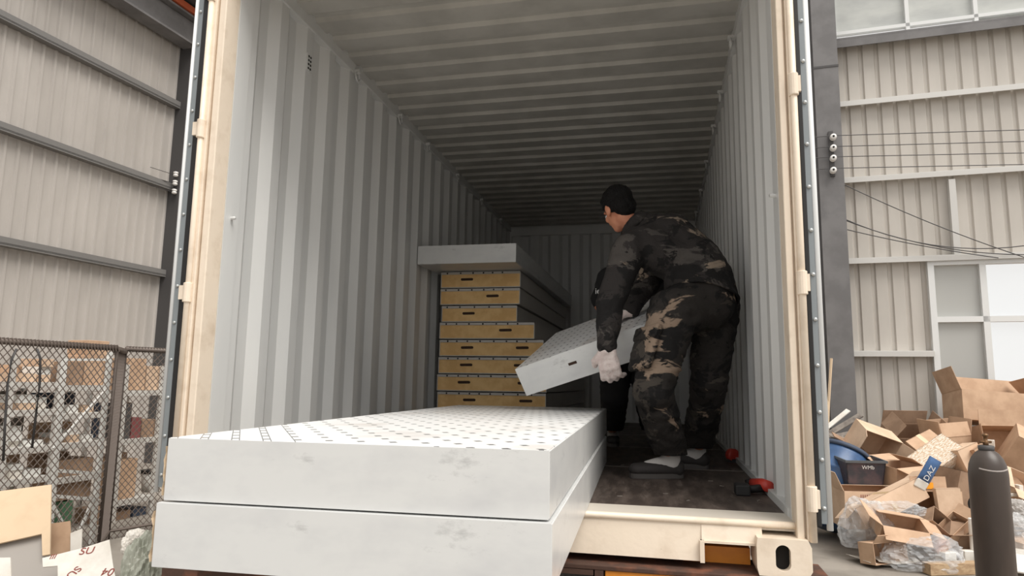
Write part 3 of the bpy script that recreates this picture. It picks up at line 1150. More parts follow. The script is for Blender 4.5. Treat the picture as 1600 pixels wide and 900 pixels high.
def skinned(name, bm, m, voxel, smooth_it, parent=None, cut=None, fold=None, loc=None, keep=None):
    me = bpy.data.meshes.new(name)
    me.from_pydata([tuple(p) for p in bm.v], [], bm.f)
    t = bpy.data.objects.new('tmp', me)
    COL.objects.link(t)
    rm = t.modifiers.new('r', 'REMESH')
    rm.mode = 'VOXEL'
    rm.voxel_size = voxel
    sm = t.modifiers.new('s', 'SMOOTH')
    sm.iterations = smooth_it
    sm.factor = 0.5
    dg = bpy.context.evaluated_depsgraph_get()
    out = bpy.data.meshes.new_from_object(t.evaluated_get(dg))
    bpy.data.objects.remove(t)
    bpy.data.meshes.remove(me)
    out.name = name
    b2 = bmesh.new()
    b2.from_mesh(out)
    if fold:
        b2.normal_update()
        for v in b2.verts:
            d = fold(v.co, v.normal)
            v.co += v.normal * d
    for (p0, n) in (cut or []):
        fs = [f for f in b2.faces if (f.calc_center_median() - p0).length < 0.45 and not (keep and keep(f.calc_center_median()))]
        es = list({e for f in fs for e in f.edges})
        vs = list({v for f in fs for v in f.verts})
        bmesh.ops.bisect_plane(b2, geom=vs + es + fs, plane_co=p0, plane_no=n, clear_outer=True)
    off = Vector((0, 0, 0))
    if parent is not None:
        off = parent.location.copy()
    if loc is not None:
        off = Vector(loc)
    for v in b2.verts:
        v.co -= off
    b2.to_mesh(out)
    b2.free()
    for p in out.polygons:
        p.use_smooth = True
    out.materials.clear()
    out.materials.append(m)
    o = bpy.data.objects.new(name, out)
    COL.objects.link(o)
    if parent is not None:
        o.parent = parent
    elif loc is not None:
        o.location = loc
    return o


def folds(amp, fx, fz, seed):
    def f(p, n):
        q = Vector((p.x * fx + seed, p.y * fx, p.z * fz))
        w = noise.noise(q + Vector((3, 1, 2)) * noise.noise(q * 0.6))
        r = 1 - 2 * abs(noise.noise(q * 1.3 + Vector((9, 4, seed))))
        return amp * (0.6 * w + 0.5 * r)
    return f


def frame(fwd, up):
    f = Vector(fwd).normalized()
    r = f.cross(Vector(up)).normalized()
    u = r.cross(f)
    return Matrix(((r.x, f.x, u.x), (r.y, f.y, u.y), (r.z, f.z, u.z)))    # local x right, y forward, z up


def head_shape(bm, c, H, inner=1.0):
    def P(x, y, z):
        return c + H @ Vector((x, y, z))
    ico(bm, P(0, -0.012, 0.035), (0.075, 0.094, 0.088), H)
    ico(bm, P(0, 0.022, -0.035), (0.058, 0.066, 0.075), H)
    ico(bm, P(0, 0.05, -0.082), (0.034, 0.036, 0.028), H)           # chin
    ico(bm, P(0, 0.075, 0.03), (0.05, 0.018, 0.014), H)             # brow
    chain(bm, [P(0, 0.085, 0.012), P(0, 0.102, -0.025)], [0.010, 0.014])   # nose
    for s in (-1, 1):
        ico(bm, P(s * 0.03, 0.066, -0.018), (0.026, 0.022, 0.024), H)     # cheek
        ico(bm, P(s * 0.079, -0.012, -0.006), (0.011, 0.024, 0.036), H)   # ear
        ico(bm, P(s * 0.074, 0.004, -0.03), (0.008, 0.012, 0.014), H)
    ico(bm, P(0, 0.084, -0.052), (0.024, 0.010, 0.006), H)
    ico(bm, P(0, 0.082, -0.063), (0.021, 0.010, 0.007), H)


def hand_shape(bm, wrist, fwd, palm_n, s, k=1.0, curl=0.9, side=1):
    """palm and five fingers; fwd runs wrist to knuckles, palm_n looks out of the palm, side +1 puts the thumb on fwd x palm_n"""
    f = Vector(fwd).normalized()
    n = (Vector(palm_n) - f * Vector(palm_n).dot(f)).normalized()
    t = f.cross(n) * side
    w = Vector(wrist)
    for i in range(4):
        o = (1.5 - i) * 0.020 * s
        base = w + f * (0.085 - 0.004 * abs(i - 1)) * s + t * o
        limb(bm, w + f * 0.012 * s + t * o * 0.7, base, 0.014 * s * k, 0.0125 * s * k)
        L = (0.040, 0.045, 0.042, 0.033)[i] * s
        p = base
        ang = 0.25
        for j in range(3):
            d = f * math.cos(ang) + n * math.sin(ang)
            q = p + d * L * (1, 0.7, 0.55)[j] + t * (0.004 * (1.5 - i)) * s
            limb(bm, p, q, (0.0105 - 0.001 * j) * s * k, (0.0098 - 0.001 * j) * s * k)
            p = q
            ang += curl
    b = w + f * 0.028 * s + t * 0.030 * s
    p1 = b + (t * 0.75 + f * 0.6 + n * 0.35).normalized() * 0.042 * s
    p2 = p1 + (t * 0.25 + f * 0.75 + n * 0.6).normalized() * 0.034 * s
    chain(bm, [w + f * 0.02 * s + t * 0.012 * s, b, p1, p2], [0.016 * s * k, 0.0145 * s * k, 0.0125 * s * k, 0.010 * s * k])


def make_person(label, j, F, face, face_up, mats, glove=(True, True), hem=None, wear_fold=0.012, hair_k=1.0, sleeves='long', seed=1.0):
    """j: joints in world space.  F: way the pelvis faces"""
    base = Vector((j['pelvis'].x, j['pelvis'].y, 0.0))
    H = frame(face, face_up)
    spine = [j['pelvis'], j['waist'], j['chest'], j['neck']]
    shv = (j['shR'] - j['shL'])
    # ---- body: one continuous surface
    bm = Blob()
    chain(bm, spine[:3], [0.125, 0.105, 0.125])
    chain(bm, [j['chest'], j['neck']], [0.11, 0.055])
    limb(bm, j['shL'], j['shR'], 0.06, 0.06)
    limb(bm, j['neck'], j['head'] + H @ Vector((0, -0.02, -0.06)), 0.052, 0.05)
    limb(bm, j['hipL'], j['hipR'], 0.09, 0.09)
    for s in 'LR':
        limb(bm, j['pelvis'], j['hip' + s], 0.10, 0.09)
        chain(bm, [j['hip' + s], j['knee' + s], j['ank' + s]], [0.085, 0.055, 0.036])
        limb(bm, j['ank' + s], j['toe' + s].lerp(j['heel' + s], 0.42) + Z * 0.045, 0.032, 0.024)
        chain(bm, [j['sh' + s], j['el' + s], j['wr' + s]], [0.055, 0.042, 0.028])
        limb(bm, j['chest'], j['sh' + s], 0.09, 0.06)
        hand_shape(bm, j['wr' + s], j['hf' + s], j['hn' + s], 1.0, 0.92, j.get('curl' + s, 0.5), j.get('side' + s, 1))
    head_shape(bm, j['head'], H)
    person = skinned('person', bm, M_SKIN, 0.0075, 3, loc=base)
    tag(person, label, 'person')
    # ---- hair
    bm = Blob()
    def HP(x, y, z):
        return j['head'] + H @ Vector((x, y, z))
    ico(bm, HP(0, -0.020, 0.048), (0.089, 0.104, 0.092), H)
    ico(bm, HP(0, -0.062, 0.000), (0.076, 0.058, 0.084), H)
    ico(bm, HP(0, 0.045, 0.085), (0.060, 0.045, 0.034), H)
    for s in (-1, 1):
        ico(bm, HP(s * 0.066, -0.03, 0.02), (0.018, 0.040, 0.055), H)
    skinned('hair', bm, M_HAIR, 0.008, 3, person, fold=lambda p, n: 0.004 * noise.noise(p * 60) + 0.004 * noise.noise(p * 24))
    # eyes
    for s in (-1, 1):
        q = MB()
        q.lathe([(0.001, -0.011), (0.008, -0.008), (0.011, 0), (0.008, 0.008), (0.001, 0.011)], HP(s * 0.03, 0.077, 0.006), 10)
        q.build('eye', M_BUTTON, person, True)
    # ---- trousers
    bm = Blob()
    chain(bm, [j['waist'].lerp(j['pelvis'], 0.4), j['pelvis']], [0.135, 0.165])
    limb(bm, j['hipL'], j['hipR'], 0.125, 0.125)
    for s in 'LR':
        limb(bm, j['pelvis'], j['hip' + s], 0.15, 0.13)
        k0 = j['hip' + s].lerp(j['knee' + s], 0.5)
        k1 = j['knee' + s].lerp(j['ank' + s], 0.6)
        chain(bm, [j['hip' + s], k0, j['knee' + s], k1, j['ank' + s] + Z * 0.015], [0.130, 0.112, 0.098, 0.092, 0.082])
    skinned('trousers', bm, mats['trousers'], 0.011, 5, person, fold=folds(wear_fold * 1.1, 6, 15, seed), cut=[(j['ankL'] + Z * 0.012, -Z), (j['ankR'] + Z * 0.012, -Z)])
    if sleeves == 'long':
        for s in 'LR':
            a = j['hip' + s].lerp(j['knee' + s], 0.30)
            b = j['hip' + s].lerp(j['knee' + s], 0.78)
            out = (j['hip' + s] - j['pelvis'])
            ax = (b - a).normalized()
            out = (out - ax * out.dot(ax) + Vector((-0.08, -0.05, 0))).normalized()
            sd = ax.cross(out)
            MM = Matrix(((sd.x, out.x, ax.x), (sd.y, out.y, ax.y), (sd.z, out.z, ax.z)))
            bm = Blob()
            c0 = a.lerp(b, 0.5) + out * 0.105
            for i in range(-2, 3):
                for k in range(-3, 4):
                    ico(bm, c0 + sd * i * 0.032 + ax * k * 0.03, (0.03, 0.022, 0.03), MM)
            pk = skinned('cargo_pocket', bm, mats['trousers'], 0.010, 3, person, fold=folds(0.008, 9, 12, seed + 3))
            bm = Blob()
            for i in range(-5, 6):
                for k in range(3):
                    ico(bm, c0 - ax * (0.10 - k * 0.022) + out * 0.016 + sd * i * 0.017, (0.02, 0.011, 0.02), MM)
            skinned('pocket_flap', bm, mats['trousers'], 0.008, 2, person)
    # ---- jacket
    bm = Blob()
    hem_low = j['pelvis'] + (j['pelvis'] - j['waist']).normalized() * 0.03
    chain(bm, [hem_low, j['waist'].lerp(j['pelvis'], 0.5), j['waist'], j['chest']], [0.187, 0.182, 0.162, 0.150])
    limb(bm, j['chest'], j['neck'], 0.14, 0.075)
    limb(bm, j['shL'], j['shR'], 0.092, 0.092)
    for s in 'LR':
        limb(bm, j['chest'], j['sh' + s], 0.12, 0.092)
        limb(bm, j['waist'], j['sh' + s].lerp(j['chest'], 0.3), 0.14, 0.11)
        end = j['wr' + s].lerp(j['el' + s], 0.08) if sleeves == 'long' else j['sh' + s].lerp(j['el' + s], 0.75)
        if sleeves == 'long':
            chain(bm, [j['sh' + s], j['sh' + s].lerp(j['el' + s], 0.5), j['el' + s], end], [0.092, 0.080, 0.072, 0.050])
        else:
            chain(bm, [j['sh' + s], end], [0.088, 0.078])
    cut = [hem] if hem else []

    def on_arm(p):
        for s in 'LR':
            for a, b in ((j['sh' + s], j['el' + s]), (j['el' + s], j['wr' + s])):
                ab = b - a
                t = max(0, min(1, (p - a).dot(ab) / ab.length_squared))
                if (p - a - ab * t).length < 0.115 and (p - j['pelvis']).length > 0.2:
                    return True
        return False
    jk = skinned('jacket' if sleeves == 'long' else 'tshirt', bm, mats['jacket'], 0.011, 4, person, fold=folds(wear_fold, 8, 8, seed + 5), cut=cut, keep=on_arm)
    so = jk.modifiers.new('thick', 'SOLIDIFY')
    so.thickness = 0.012
    so.offset = -1
    if sleeves == 'long':
        # stand-up collar
        bm = Blob()
        ax = (j['head'] - j['neck']).normalized()
        cn = j['neck'] + ax * 0.015
        u = ax.cross(X).normalized()
        v = ax.cross(u)
        for k in range(16):
            a = 2 * math.pi * k / 16
            ico(bm, cn + (u * math.cos(a) + v * math.sin(a)) * 0.068 + ax * 0.012, 0.023)
            ico(bm, cn + (u * math.cos(a) + v * math.sin(a)) * 0.076 - ax * 0.012, 0.024)
        skinned('collar', bm, mats['jacket'], 0.009, 3, person)
    # ---- gloves
    for s, g in zip('LR', glove):
        if not g:
            continue
        bm = Blob()
        hand_shape(bm, j['wr' + s], j['hf' + s], j['hn' + s], 1.24, 1.34, j.get('curl' + s, 0.5), j.get('side' + s, 1))
        limb(bm, j['wr' + s].lerp(j['el' + s], 0.12), j['wr' + s], 0.036, 0.038)
        skinned('glove', bm, M_GLOVE, 0.0065, 2, person, fold=lambda p, n: 0.003 * noise.noise(p * 55))
    # ---- shoes, socks
    for s in 'LR':
        h, t = j['heel' + s], j['toe' + s]
        d = (t - h).normalized()
        Q = Matrix(((d.y, d.x, 0), (-d.x, d.y, 0), (0, 0, 1)))
        bm = Blob()
        for k in range(10):
            f = k / 9
            p = h.lerp(t, 0.13 + 0.74 * f)
            ico(bm, p + Z * (0.050 - 0.008 * f), (0.042 + 0.010 * math.sin(f * 2.6), 0.042, 0.052 - 0.018 * f), Q)
        limb(bm, h.lerp(t, 0.2) + Z * 0.05, h.lerp(t, 0.25) + Z * 0.09, 0.042, 0.040)
        sh = skinned('shoe', bm, M_SHOE, 0.0075, 3, person, cut=[(h + Z * 0.014, -Z)])
        q = MB()
        n = 28
        side = Vector((d.y, -d.x, 0))
        for zq in (0.0, 0.024):
            for k in range(n):
                a = 2 * math.pi * k / n
                c, sn = math.cos(a), math.sin(a)
                L = (t - h).length / 2
                wd = 0.043 + 0.007 * c
                q.v.append(h.lerp(t, 0.5) + d * L * (abs(c) ** 0.8) * (1 if c > 0 else -1) + side * wd * (abs(sn) ** 0.7) * (1 if sn > 0 else -1) + Z * (zq + 0.001))
        q.f.append(tuple(range(n))[::-1])
        q.f.append(tuple(range(n, 2 * n)))
        for k in range(n):
            q.f.append((k, (k + 1) % n, n + (k + 1) % n, n + k))
        q.build('sole', M_SOLE, person)
        bm = Blob()
        limb(bm, h.lerp(t, 0.22) + Z * 0.075, j['ank' + s] + Z * 0.05, 0.047, 0.047)
        limb(bm, h.lerp(t, 0.25) + Z * 0.07, h.lerp(t, 0.66) + Z * 0.052, 0.048, 0.036)
        skinned('sock', bm, M_SOCK, 0.009, 3, person)
    return person


# near man: bends over to the left, back to us
N = {}
N['pelvis'] = at(1098, 470, 3.52)
N['waist'] = at(1084, 415, 3.62)
N['chest'] = at(1042, 375, 3.70)
N['neck'] = at(996, 354, 3.74)
N['head'] = at(966, 328, 3.78)
N['shL'] = at(984, 388, 3.56)
N['shR'] = at(1052, 362, 3.92)
N['elL'] = at(953, 474, 3.44)
N['wrL'] = at(948, 545, 3.40)
N['elR'] = at(1012, 440, 3.86)
N['wrR'] = at(985, 486, 3.78)
N['hipL'] = at(1052, 488, 3.42)
N['hipR'] = at(1118, 480, 3.62)
N['kneeL'] = at(1020, 610, 3.27)
N['kneeR'] = at(1108, 598, 3.56)
N['heelL'] = on_ground(1068, 747, 0.0)
N['toeL'] = N['heelL'] + Vector((-0.262, -0.085, 0))
N['heelR'] = on_ground(1108, 733, 0.0)
N['toeR'] = N['heelR'] + Vector((-0.26, 0.06, 0))
N['ankL'] = N['heelL'].lerp(N['toeL'], 0.22) + Z * 0.105
N['ankR'] = N['heelR'].lerp(N['toeR'], 0.22) + Z * 0.105
N['hfL'] = (-e3 * 0.9 - e1 * 0.25)
N['hnL'] = e2
N['curlL'] = 0.62
N['sideL'] = -1
N['hfR'] = (-e1 * 0.8 + e2 * 0.3)
N['hnR'] = -e3
N['curlR'] = 0.15
N['sideR'] = 1
camo_j = camo_mat('dark_camouflage_cloth', 3.6, 1.3, rgb(32, 31, 31), rgb(50, 47, 46), rgb(146, 131, 116), rgb(76, 72, 69), 0.585)
camo_t = camo_mat('dark_camouflage_trouser_cloth', 3.8, 4.1, rgb(31, 30, 30), rgb(48, 45, 43), rgb(142, 124, 108), rgb(70, 65, 60), 0.59)
hem_n = (N['pelvis'] - N['waist']).normalized()
hem_n = (hem_n * 0.8 + (N['pelvis'] - CAM).normalized() * -0.0 + Vector((-0.25, 0, 0))).normalized()
near = make_person('person in dark camouflage jacket and trousers bending over the carried panel', N, None, (-0.52, 0.78, -0.38), (-0.35, 0.2, 1.0), {'jacket': camo_j, 'trousers': camo_t}, hem=(N['pelvis'] + Z * 0.02, hem_n))

# far man: faces us on the other side of the panel, mostly hidden
Fm = {}
Fm['pelvis'] = at(985, 540, 4.75)
Fm['waist'] = at(982, 495, 4.65)
Fm['chest'] = at(980, 445, 4.52)
Fm['neck'] = at(984, 408, 4.42)
Fm['head'] = at(990, 385, 4.35)
Fm['shL'] = at(1022, 425, 4.50)
Fm['shR'] = at(952, 438, 4.50)
Fm['elL'] = at(1035, 480, 4.42)
Fm['wrL'] = at(1018, 505, 4.22)
Fm['elR'] = at(938, 478, 4.44)
Fm['wrR'] = at(962, 497, 4.26)
Fm['hipL'] = at(1008, 545, 4.75)
Fm['hipR'] = at(962, 545, 4.75)
Fm['kneeL'] = at(1012, 618, 4.70)
Fm['kneeR'] = at(960, 618, 4.70)
for s, px in (('L', 1020), ('R', 958)):
    h = on_ground(px, 694, 0.0)
    Fm['heel' + s] = h
    Fm['toe' + s] = h + Vector((0.02, -0.26, 0))
    Fm['ank' + s] = h + Vector((0.0, -0.06, 0.105))
for s in 'LR':
    Fm['hf' + s] = -e2
    Fm['hn' + s] = e3
    Fm['curl' + s] = 0.3
Fm['sideL'] = 1
Fm['sideR'] = -1
far = make_person('person in black t-shirt with white lettering, mostly hidden behind the carried panel', Fm, None, (0.1, -1.0, -0.35), (0, -0.3, 1.0), {'jacket': M_TSHIRT, 'trousers': M_TROUSER2}, hem=(Fm['pelvis'] - Z * 0.05, -Z), sleeves='short', seed=7.0, wear_fold=0.009)
tp = at(934, 455, 4.40)
text_mesh('ie', 0.055, M_BUTTON, 'lettering', far, Matrix.Translation(tp - far.location) @ Matrix(((0.95, 0, -0.31, 0), (-0.31, 0, -0.95, 0), (0, 1, 0, 0), (0, 0, 0, 1))))

# ------------------------------------------------------------------ tools on the container floor
p = on_ground(1145, 722, 0.0)
tm = thing('tape_measure', 'red tape measure case standing by the corrugated wall', 'tape measure', p)
q = MB()
q.lathe([(0.001, -0.022), (0.036, -0.022), (0.040, -0.016), (0.040, 0.016), (0.036, 0.022), (0.001, 0.022)], p + Z * 0.041, 20, Matrix(((0.9, 0, 0.43), (0.43, 0, -0.9), (0, 1, 0))))
q.build('case', M_RED, tm, True)
q = MB()
q.box(p.x - 0.03, p.x + 0.045, p.y - 0.028, p.y - 0.012, 0.0, 0.02)
q.build('base_edge', M_BLACK, tm)
p = on_ground(1192, 772, 0.0)
dl = thing('power_drill', 'red and black cordless drill lying near the door post', 'drill', p)
q = MB()
q.tube([p + Vector((-0.03, 0.09, 0.035)), p + Vector((0.0, 0.0, 0.04)), p + Vector((0.02, -0.05, 0.038))], [0.018, 0.026, 0.024], 12)
q.build('motor_body', M_RED, dl, True)
q = MB()
q.tube([p + Vector((-0.05, 0.14, 0.033)), p + Vector((-0.03, 0.09, 0.035))], [0.009, 0.017], 10)
q.build('chuck', M_BLACK, dl, True)
q = MB()
q.tube([p + Vector((0.01, -0.02, 0.03)), p + Vector((-0.07, -0.045, 0.022))], [0.017, 0.016], 10)
q.build('grip', M_BLACK, dl, True)
q = MB()
q.box(p.x - 0.12, p.x - 0.06, p.y - 0.09, p.y - 0.0, 0.0, 0.045)
q.build('battery', M_BLACK, dl, bevel=0.006)
random.seed(4)
for (px, py, lab) in ((972, 727, 'scrap beside the lower panel, on the floor joint'), (1040, 772, 'scrap in the middle of the floor before the near shoe'), (1075, 783, 'scrap closest to the threshold, mid floor'), (968, 776, 'scrap by the threshold next to the jutting panels'), (1110, 752, 'scrap right of the near man\'s shoes'), (1185, 783, 'scrap between the drill and the threshold'), (1150, 770, 'scrap just left of the drill'), (1128, 760, 'scrap halfway between shoes and drill')):
    p = on_ground(px, py, 0.0)
    q = MB()
    a = random.uniform(0, 3)
    q.bar(p + Vector((-math.cos(a) * 0.011, -math.sin(a) * 0.011, 0.002)), p + Vector((math.cos(a) * 0.011, math.sin(a) * 0.011, 0.002)), 0.006, 0.003)
    tag(rooted(q, 'paper_scrap', M_SCRAP), 'tiny pale ' + lab, 'scrap', 'scraps on the container floor')

# ------------------------------------------------------------------ right hand yard: the heap of cartons
def carton(label, c, size, rot, m=M_CARD, flaps=(None, None, None, None), closed=False, name='carton', group=None, tape=False, wall=0.005, holes=()):
    """open box: local z is the opening; flaps (front -y, right +x, back +y, left -x) hinge angle from straight up, positive outward"""
    w, d, h = size
    R3 = Euler([R_(a) for a in rot]).to_matrix()
    t = thing(name, label, 'box', Vector(c) - R3 @ Vector((0, 0, h / 2)), Euler([R_(a) for a in rot]), group)
    q = MB()
    k = wall
    q.box(-w / 2, w / 2, -d / 2, d / 2, 0, k)
    q.box(-w / 2, w / 2, -d / 2, -d / 2 + k, k, h)
    q.box(-w / 2, w / 2, d / 2 - k, d / 2, k, h)
    q.box(-w / 2, -w / 2 + k, -d / 2 + k, d / 2 - k, k, h)
    q.box(w / 2 - k, w / 2, -d / 2 + k, d / 2 - k, k, h)
    if closed:
        q.box(-w / 2, w / 2, -d / 2, d / 2, h - k, h)
    q.build('body', m, t, local=True)
    fl = min(w, d) / 2
    for i, a in enumerate(flaps):
        if a is None:
            continue
        a = R_(a)
        L = d / 2 if i in (0, 2) else w / 2
        L = min(L, fl * 1.15)
        ww = (w if i in (0, 2) else d) - 0.008
        q = MB()
        q.box(-ww / 2, ww / 2, 0, k, 0, L)
        ang = (math.pi, -math.pi / 2, 0, math.pi / 2)[i]
        px, py = ((0, -d / 2), (w / 2, 0), (0, d / 2), (-w / 2, 0))[i]
        Mx = Matrix.Translation((px, py, h)) @ Matrix.Rotation(ang, 4, 'Z') @ Matrix.Rotation(-a, 4, 'X')
        q.v = [Mx @ p for p in q.v]
        q.build('flap', m, t, local=True)
    if tape:
        q = MB()
        q.box(-0.025, 0.025, -d / 2 - 0.001, d / 2 + 0.001, -0.0015, 0.0)
        q.box(-0.025, 0.025, -d / 2 - 0.0015, -d / 2, -0.001, 0.09)
        if closed:
            q.box(-0.025, 0.025, -d / 2 - 0.001, d / 2 + 0.001, h, h + 0.0015)
        q.build('packing_tape', mat('brown_tape', rgb(206, 178, 140), 0.25), t, local=True)
    return t


def decal(par, m, x0, x1, z0, z1, y, name='printed_label'):
    q = MB()
    q.box(x0, x1, y - 0.001, y, z0, z1)
    return q.build(name, m, par, local=True)


def px2m(n, d):
    return n * d / F_PX


VZ = math.degrees(YAW)      # turn that squares a box to the viewer
# heap of scraps under the cartons
hf = Vector((-math.sin(YAW), math.cos(YAW), 0))
hr = Vector((math.cos(YAW), math.sin(YAW), 0))
C0 = Vector((CAM.x, CAM.y, 0))
mb = MB()
nx, ny = 40, 24
for j in range(ny + 1):
    for i in range(nx + 1):
        d = 6.3 + 2.75 * j / ny
        l0, l1 = 0.505, 0.92
        lat = d * (l0 + (l1 - l0) * i / nx)
        t = (d - 6.3) / 2.75
        h = 0.80 * (t ** 0.8) * min(1.0, i / 7.0) * (0.55 + 0.45 * min(1, i / 16))
        h += 0.10 * noise.noise(Vector((lat * 2.3, d * 2.3, 0.5))) * min(1, 4 * t) * min(1, i / 5)
        if i == 0 or j == 0:
            h = -0.02
        mb.v.append(C0 + hf * d + hr * lat + Z * (GROUND + h))
for j in range(ny):
    for i in range(nx):
        a = j * (nx + 1) + i
        mb.f.append((a, a + 1, a + nx + 2, a + nx + 1))
random.seed(11)
for k in range(240):
    i = random.uniform(0.1, 1.0)
    t = random.uniform(0.04, 0.98)
    d = 6.3 + 2.75 * t
    lat = d * (0.505 + 0.415 * i)
    h = 0.80 * (t ** 0.8) * min(1.0, i * 40 / 7) * (0.55 + 0.45 * min(1, i * 40 / 16)) + 0.03
    p = C0 + hf * d + hr * lat + Z * (GROUND + h)
    w, l = random.uniform(0.06, 0.2), random.uniform(0.08, 0.3)
    Mx = Matrix.Translation(p) @ Euler((random.uniform(-0.6, 0.6), random.uniform(-0.6, 0.6), random.uniform(0, 6))).to_matrix().to_4x4()
    mb.box(-w / 2, w / 2, -l / 2, l / 2, -0.003, 0.003, Mx)
heap = rooted(mb, 'cardboard_scrap_heap', mat('crumpled_scrap', rgb(128, 104, 84), 0.9, col2=rgb(168, 146, 122), nscale=9, mix=(0.45, 0.65)))
tag(heap, 'brown heap of torn cardboard scraps under the discarded cartons', 'scrap heap', kind='stuff')


def P(px, py, d):
    return at(px, py, d)


b = carton('largest open carton, crowning the heap beneath the window', P(1556, 640, 8.25), (0.98, 0.5, 0.36), (-8, 4, VZ - 8), M_CARD, (None, -40, 12, 20))
b = carton('wide carton with its long flap held out, just below the crowning carton', P(1566, 693, 8.0), (0.78, 0.36, 0.42), (78, 0, VZ + 2), M_CARD, (None, 60, 78, 30))
b = carton('big plain carton leaning at the right edge behind the gas cylinder', P(1612, 722, 7.5), (0.55, 0.42, 0.55), (20, 28, VZ - 25), M_CARD, (None, None, None, None), True)
b = carton('pale carton tipped over with its dark mouth above the crate', P(1362, 692, 7.7), (0.46, 0.34, 0.26), (118, 18, VZ + 8), M_CARD2, (100, 40, None, 25))
b = carton('low open carton in front of the wall with one flap up', P(1420, 688, 8.2), (0.55, 0.34, 0.26), (28, 0, VZ), M_CARD3, (None, 10, 8, -30))
b = carton('carton with two tall flaps standing upright below the window frame', P(1478, 695, 7.9), (0.40, 0.32, 0.24), (4, -4, VZ + 12), M_CARD, (-15, 8, -8, 10))
b = carton('carton with torn white paper peeling off its face', P(1463, 718, 7.3), (0.50, 0.30, 0.20), (35, -32, VZ + 4), M_PAPER, (None, None, None, None), True)
b = carton('brown carton tilted behind the one with peeling paper', P(1447, 700, 7.55), (0.34, 0.26, 0.18), (40, -24, VZ + 8), M_CARD, (None, None, None, None), True, tape=True)
b = carton('small square carton beside the dark crate', P(1404, 748, 7.05), (0.36, 0.28, 0.30), (6, -3, VZ + 18), M_CARD, (100, -60, 70, None))
b = carton('long carton with red and grey shipping marks on its side', P(1352, 792, 6.75), (0.55, 0.34, 0.36), (2, 0, VZ - 2), M_CARD2, (None, None, -80, 25))
for k in range(5):
    decal(b, M_INK_RED, -0.12 + k * 0.02, -0.113 + k * 0.02, 0.23, 0.33, -0.17, 'ink_mark')
for (x, z, w, h) in ((0.0, 0.27, 0.022, 0.022), (0.05, 0.265, 0.025, 0.012), (0.10, 0.28, 0.06, 0.012), (0.10, 0.255, 0.06, 0.012)):
    decal(b, M_INK, x, x + w, z, z + h, -0.17, 'ink_mark')
b = carton('long narrow carton slanting across the heap under clear plastic', P(1384, 786, 6.45), (0.74, 0.22, 0.20), (-12, -22, VZ + 10), M_CARD2, (None, 80, None, 110), True, tape=True)
b = carton('carton with an orange label, its mouth turned towards us', P(1440, 788, 6.55), (0.36, 0.27, 0.28), (86, 0, VZ + 2), M_CARD, (None, 98, 92, None))
q = MB()
q.box(-0.03, 0.04, 0.155, 0.215, 0.286, 0.290)
ol = q.build('orange_label', M_ORLAB, b, local=True)
b['label'] = 'carton lying on its side, its dark mouth turned towards us'
b = carton('flat carton standing on edge with a white address label', P(1482, 786, 6.35), (0.22, 0.06, 0.27), (-4, -3, VZ - 4), M_CARD2, (None, None, None, None), True)
decal(b, M_WHITECARD, 0.03, 0.10, 0.02, 0.09, -0.0302)
decal(b, M_ORLAB, -0.36, -0.30, 0.24, 0.27, -0.0302) if False else None
b = carton('collapsed carton in front with wide flaps spread over the plastic', P(1404, 824, 6.1), (0.40, 0.26, 0.14), (24, 8, VZ - 6), M_CARD, (118, 105, -70, 60))
b = carton('little open carton at the foot of the heap on the concrete', P(1370, 863, 6.0), (0.25, 0.18, 0.16), (84, 0, VZ + 22), M_CARD, (None, 60, 50, None))
b = carton('brown carton with a dark open corner in the middle of the heap', P(1459, 818, 6.25), (0.20, 0.18, 0.18), (52, 40, VZ), M_CARD3, (None, 40, None, None))
b = carton('narrow carton lying at a slant beside the gas cylinder', P(1487, 828, 6.2), (0.30, 0.16, 0.12), (25, -38, VZ + 6), M_CARD, (None, 70, None, None))
b = carton('reddish little carton at the right of the clear plastic', P(1466, 850, 6.05), (0.14, 0.12, 0.10), (30, -36, VZ - 4), mat('red_brown_card', rgb(186, 122, 98), 0.85, col2=rgb(196, 150, 118), nscale=6), (None, None, None, None), True)
b = carton('squat dull carton half hidden by the gas cylinder, low down', P(1502, 850, 6.25), (0.34, 0.26, 0.24), (6, -4, VZ - 10), M_CARD3, (70, None, None, 80))
b = carton('tall carton with a round hole behind the gas cylinder', P(1502, 768, 6.95), (0.40, 0.30, 0.40), (4, 14, VZ + 12), M_CARD3, (None, None, None, None), True)
q = MB()
q.lathe([(0.075, 0.0), (0.075, 0.002)], Vector((0.02, -0.151, 0.12)), 20, Matrix(((1, 0, 0), (0, 0, 1), (0, 1, 0))))
q.build('round_hole', M_HOLE, b, local=True)
b = carton('stacked flat carton with layered edges beside the gas cylinder', P(1505, 815, 6.5), (0.22, 0.2, 0.06), (4, 3, VZ + 5), M_CARD2, (None, None, None, None), True)
b = carton('long flat carton propped aslant right behind the gas cylinder', P(1562, 738, 7.0), (0.16, 0.10, 0.62), (-14, -32, VZ), M_CARD, (None, None, None, None), True)
b = carton('carton with pale patch left of the gas cylinder top', P(1512, 722, 7.2), (0.26, 0.2, 0.34), (-8, -20, VZ + 10), M_CARD2, (None, None, None, None), True)
b = carton('plain carton lying open at the right edge of the picture', P(1602, 768, 6.8), (0.36, 0.3, 0.2), (40, 24, VZ - 12), M_CARD2, (80, None, None, 90))
b = carton('low brown carton on the ground at the right edge', P(1604, 858, 6.1), (0.30, 0.24, 0.16), (3, 0, VZ + 8), M_CARD, (None, None, None, None), True)
b = carton('small carton at the left foot of the heap beside the blue drum', P(1306, 803, 7.3), (0.14, 0.2, 0.36), (0, 0, VZ + 10), M_CARD2, (None, None, None, None), True)

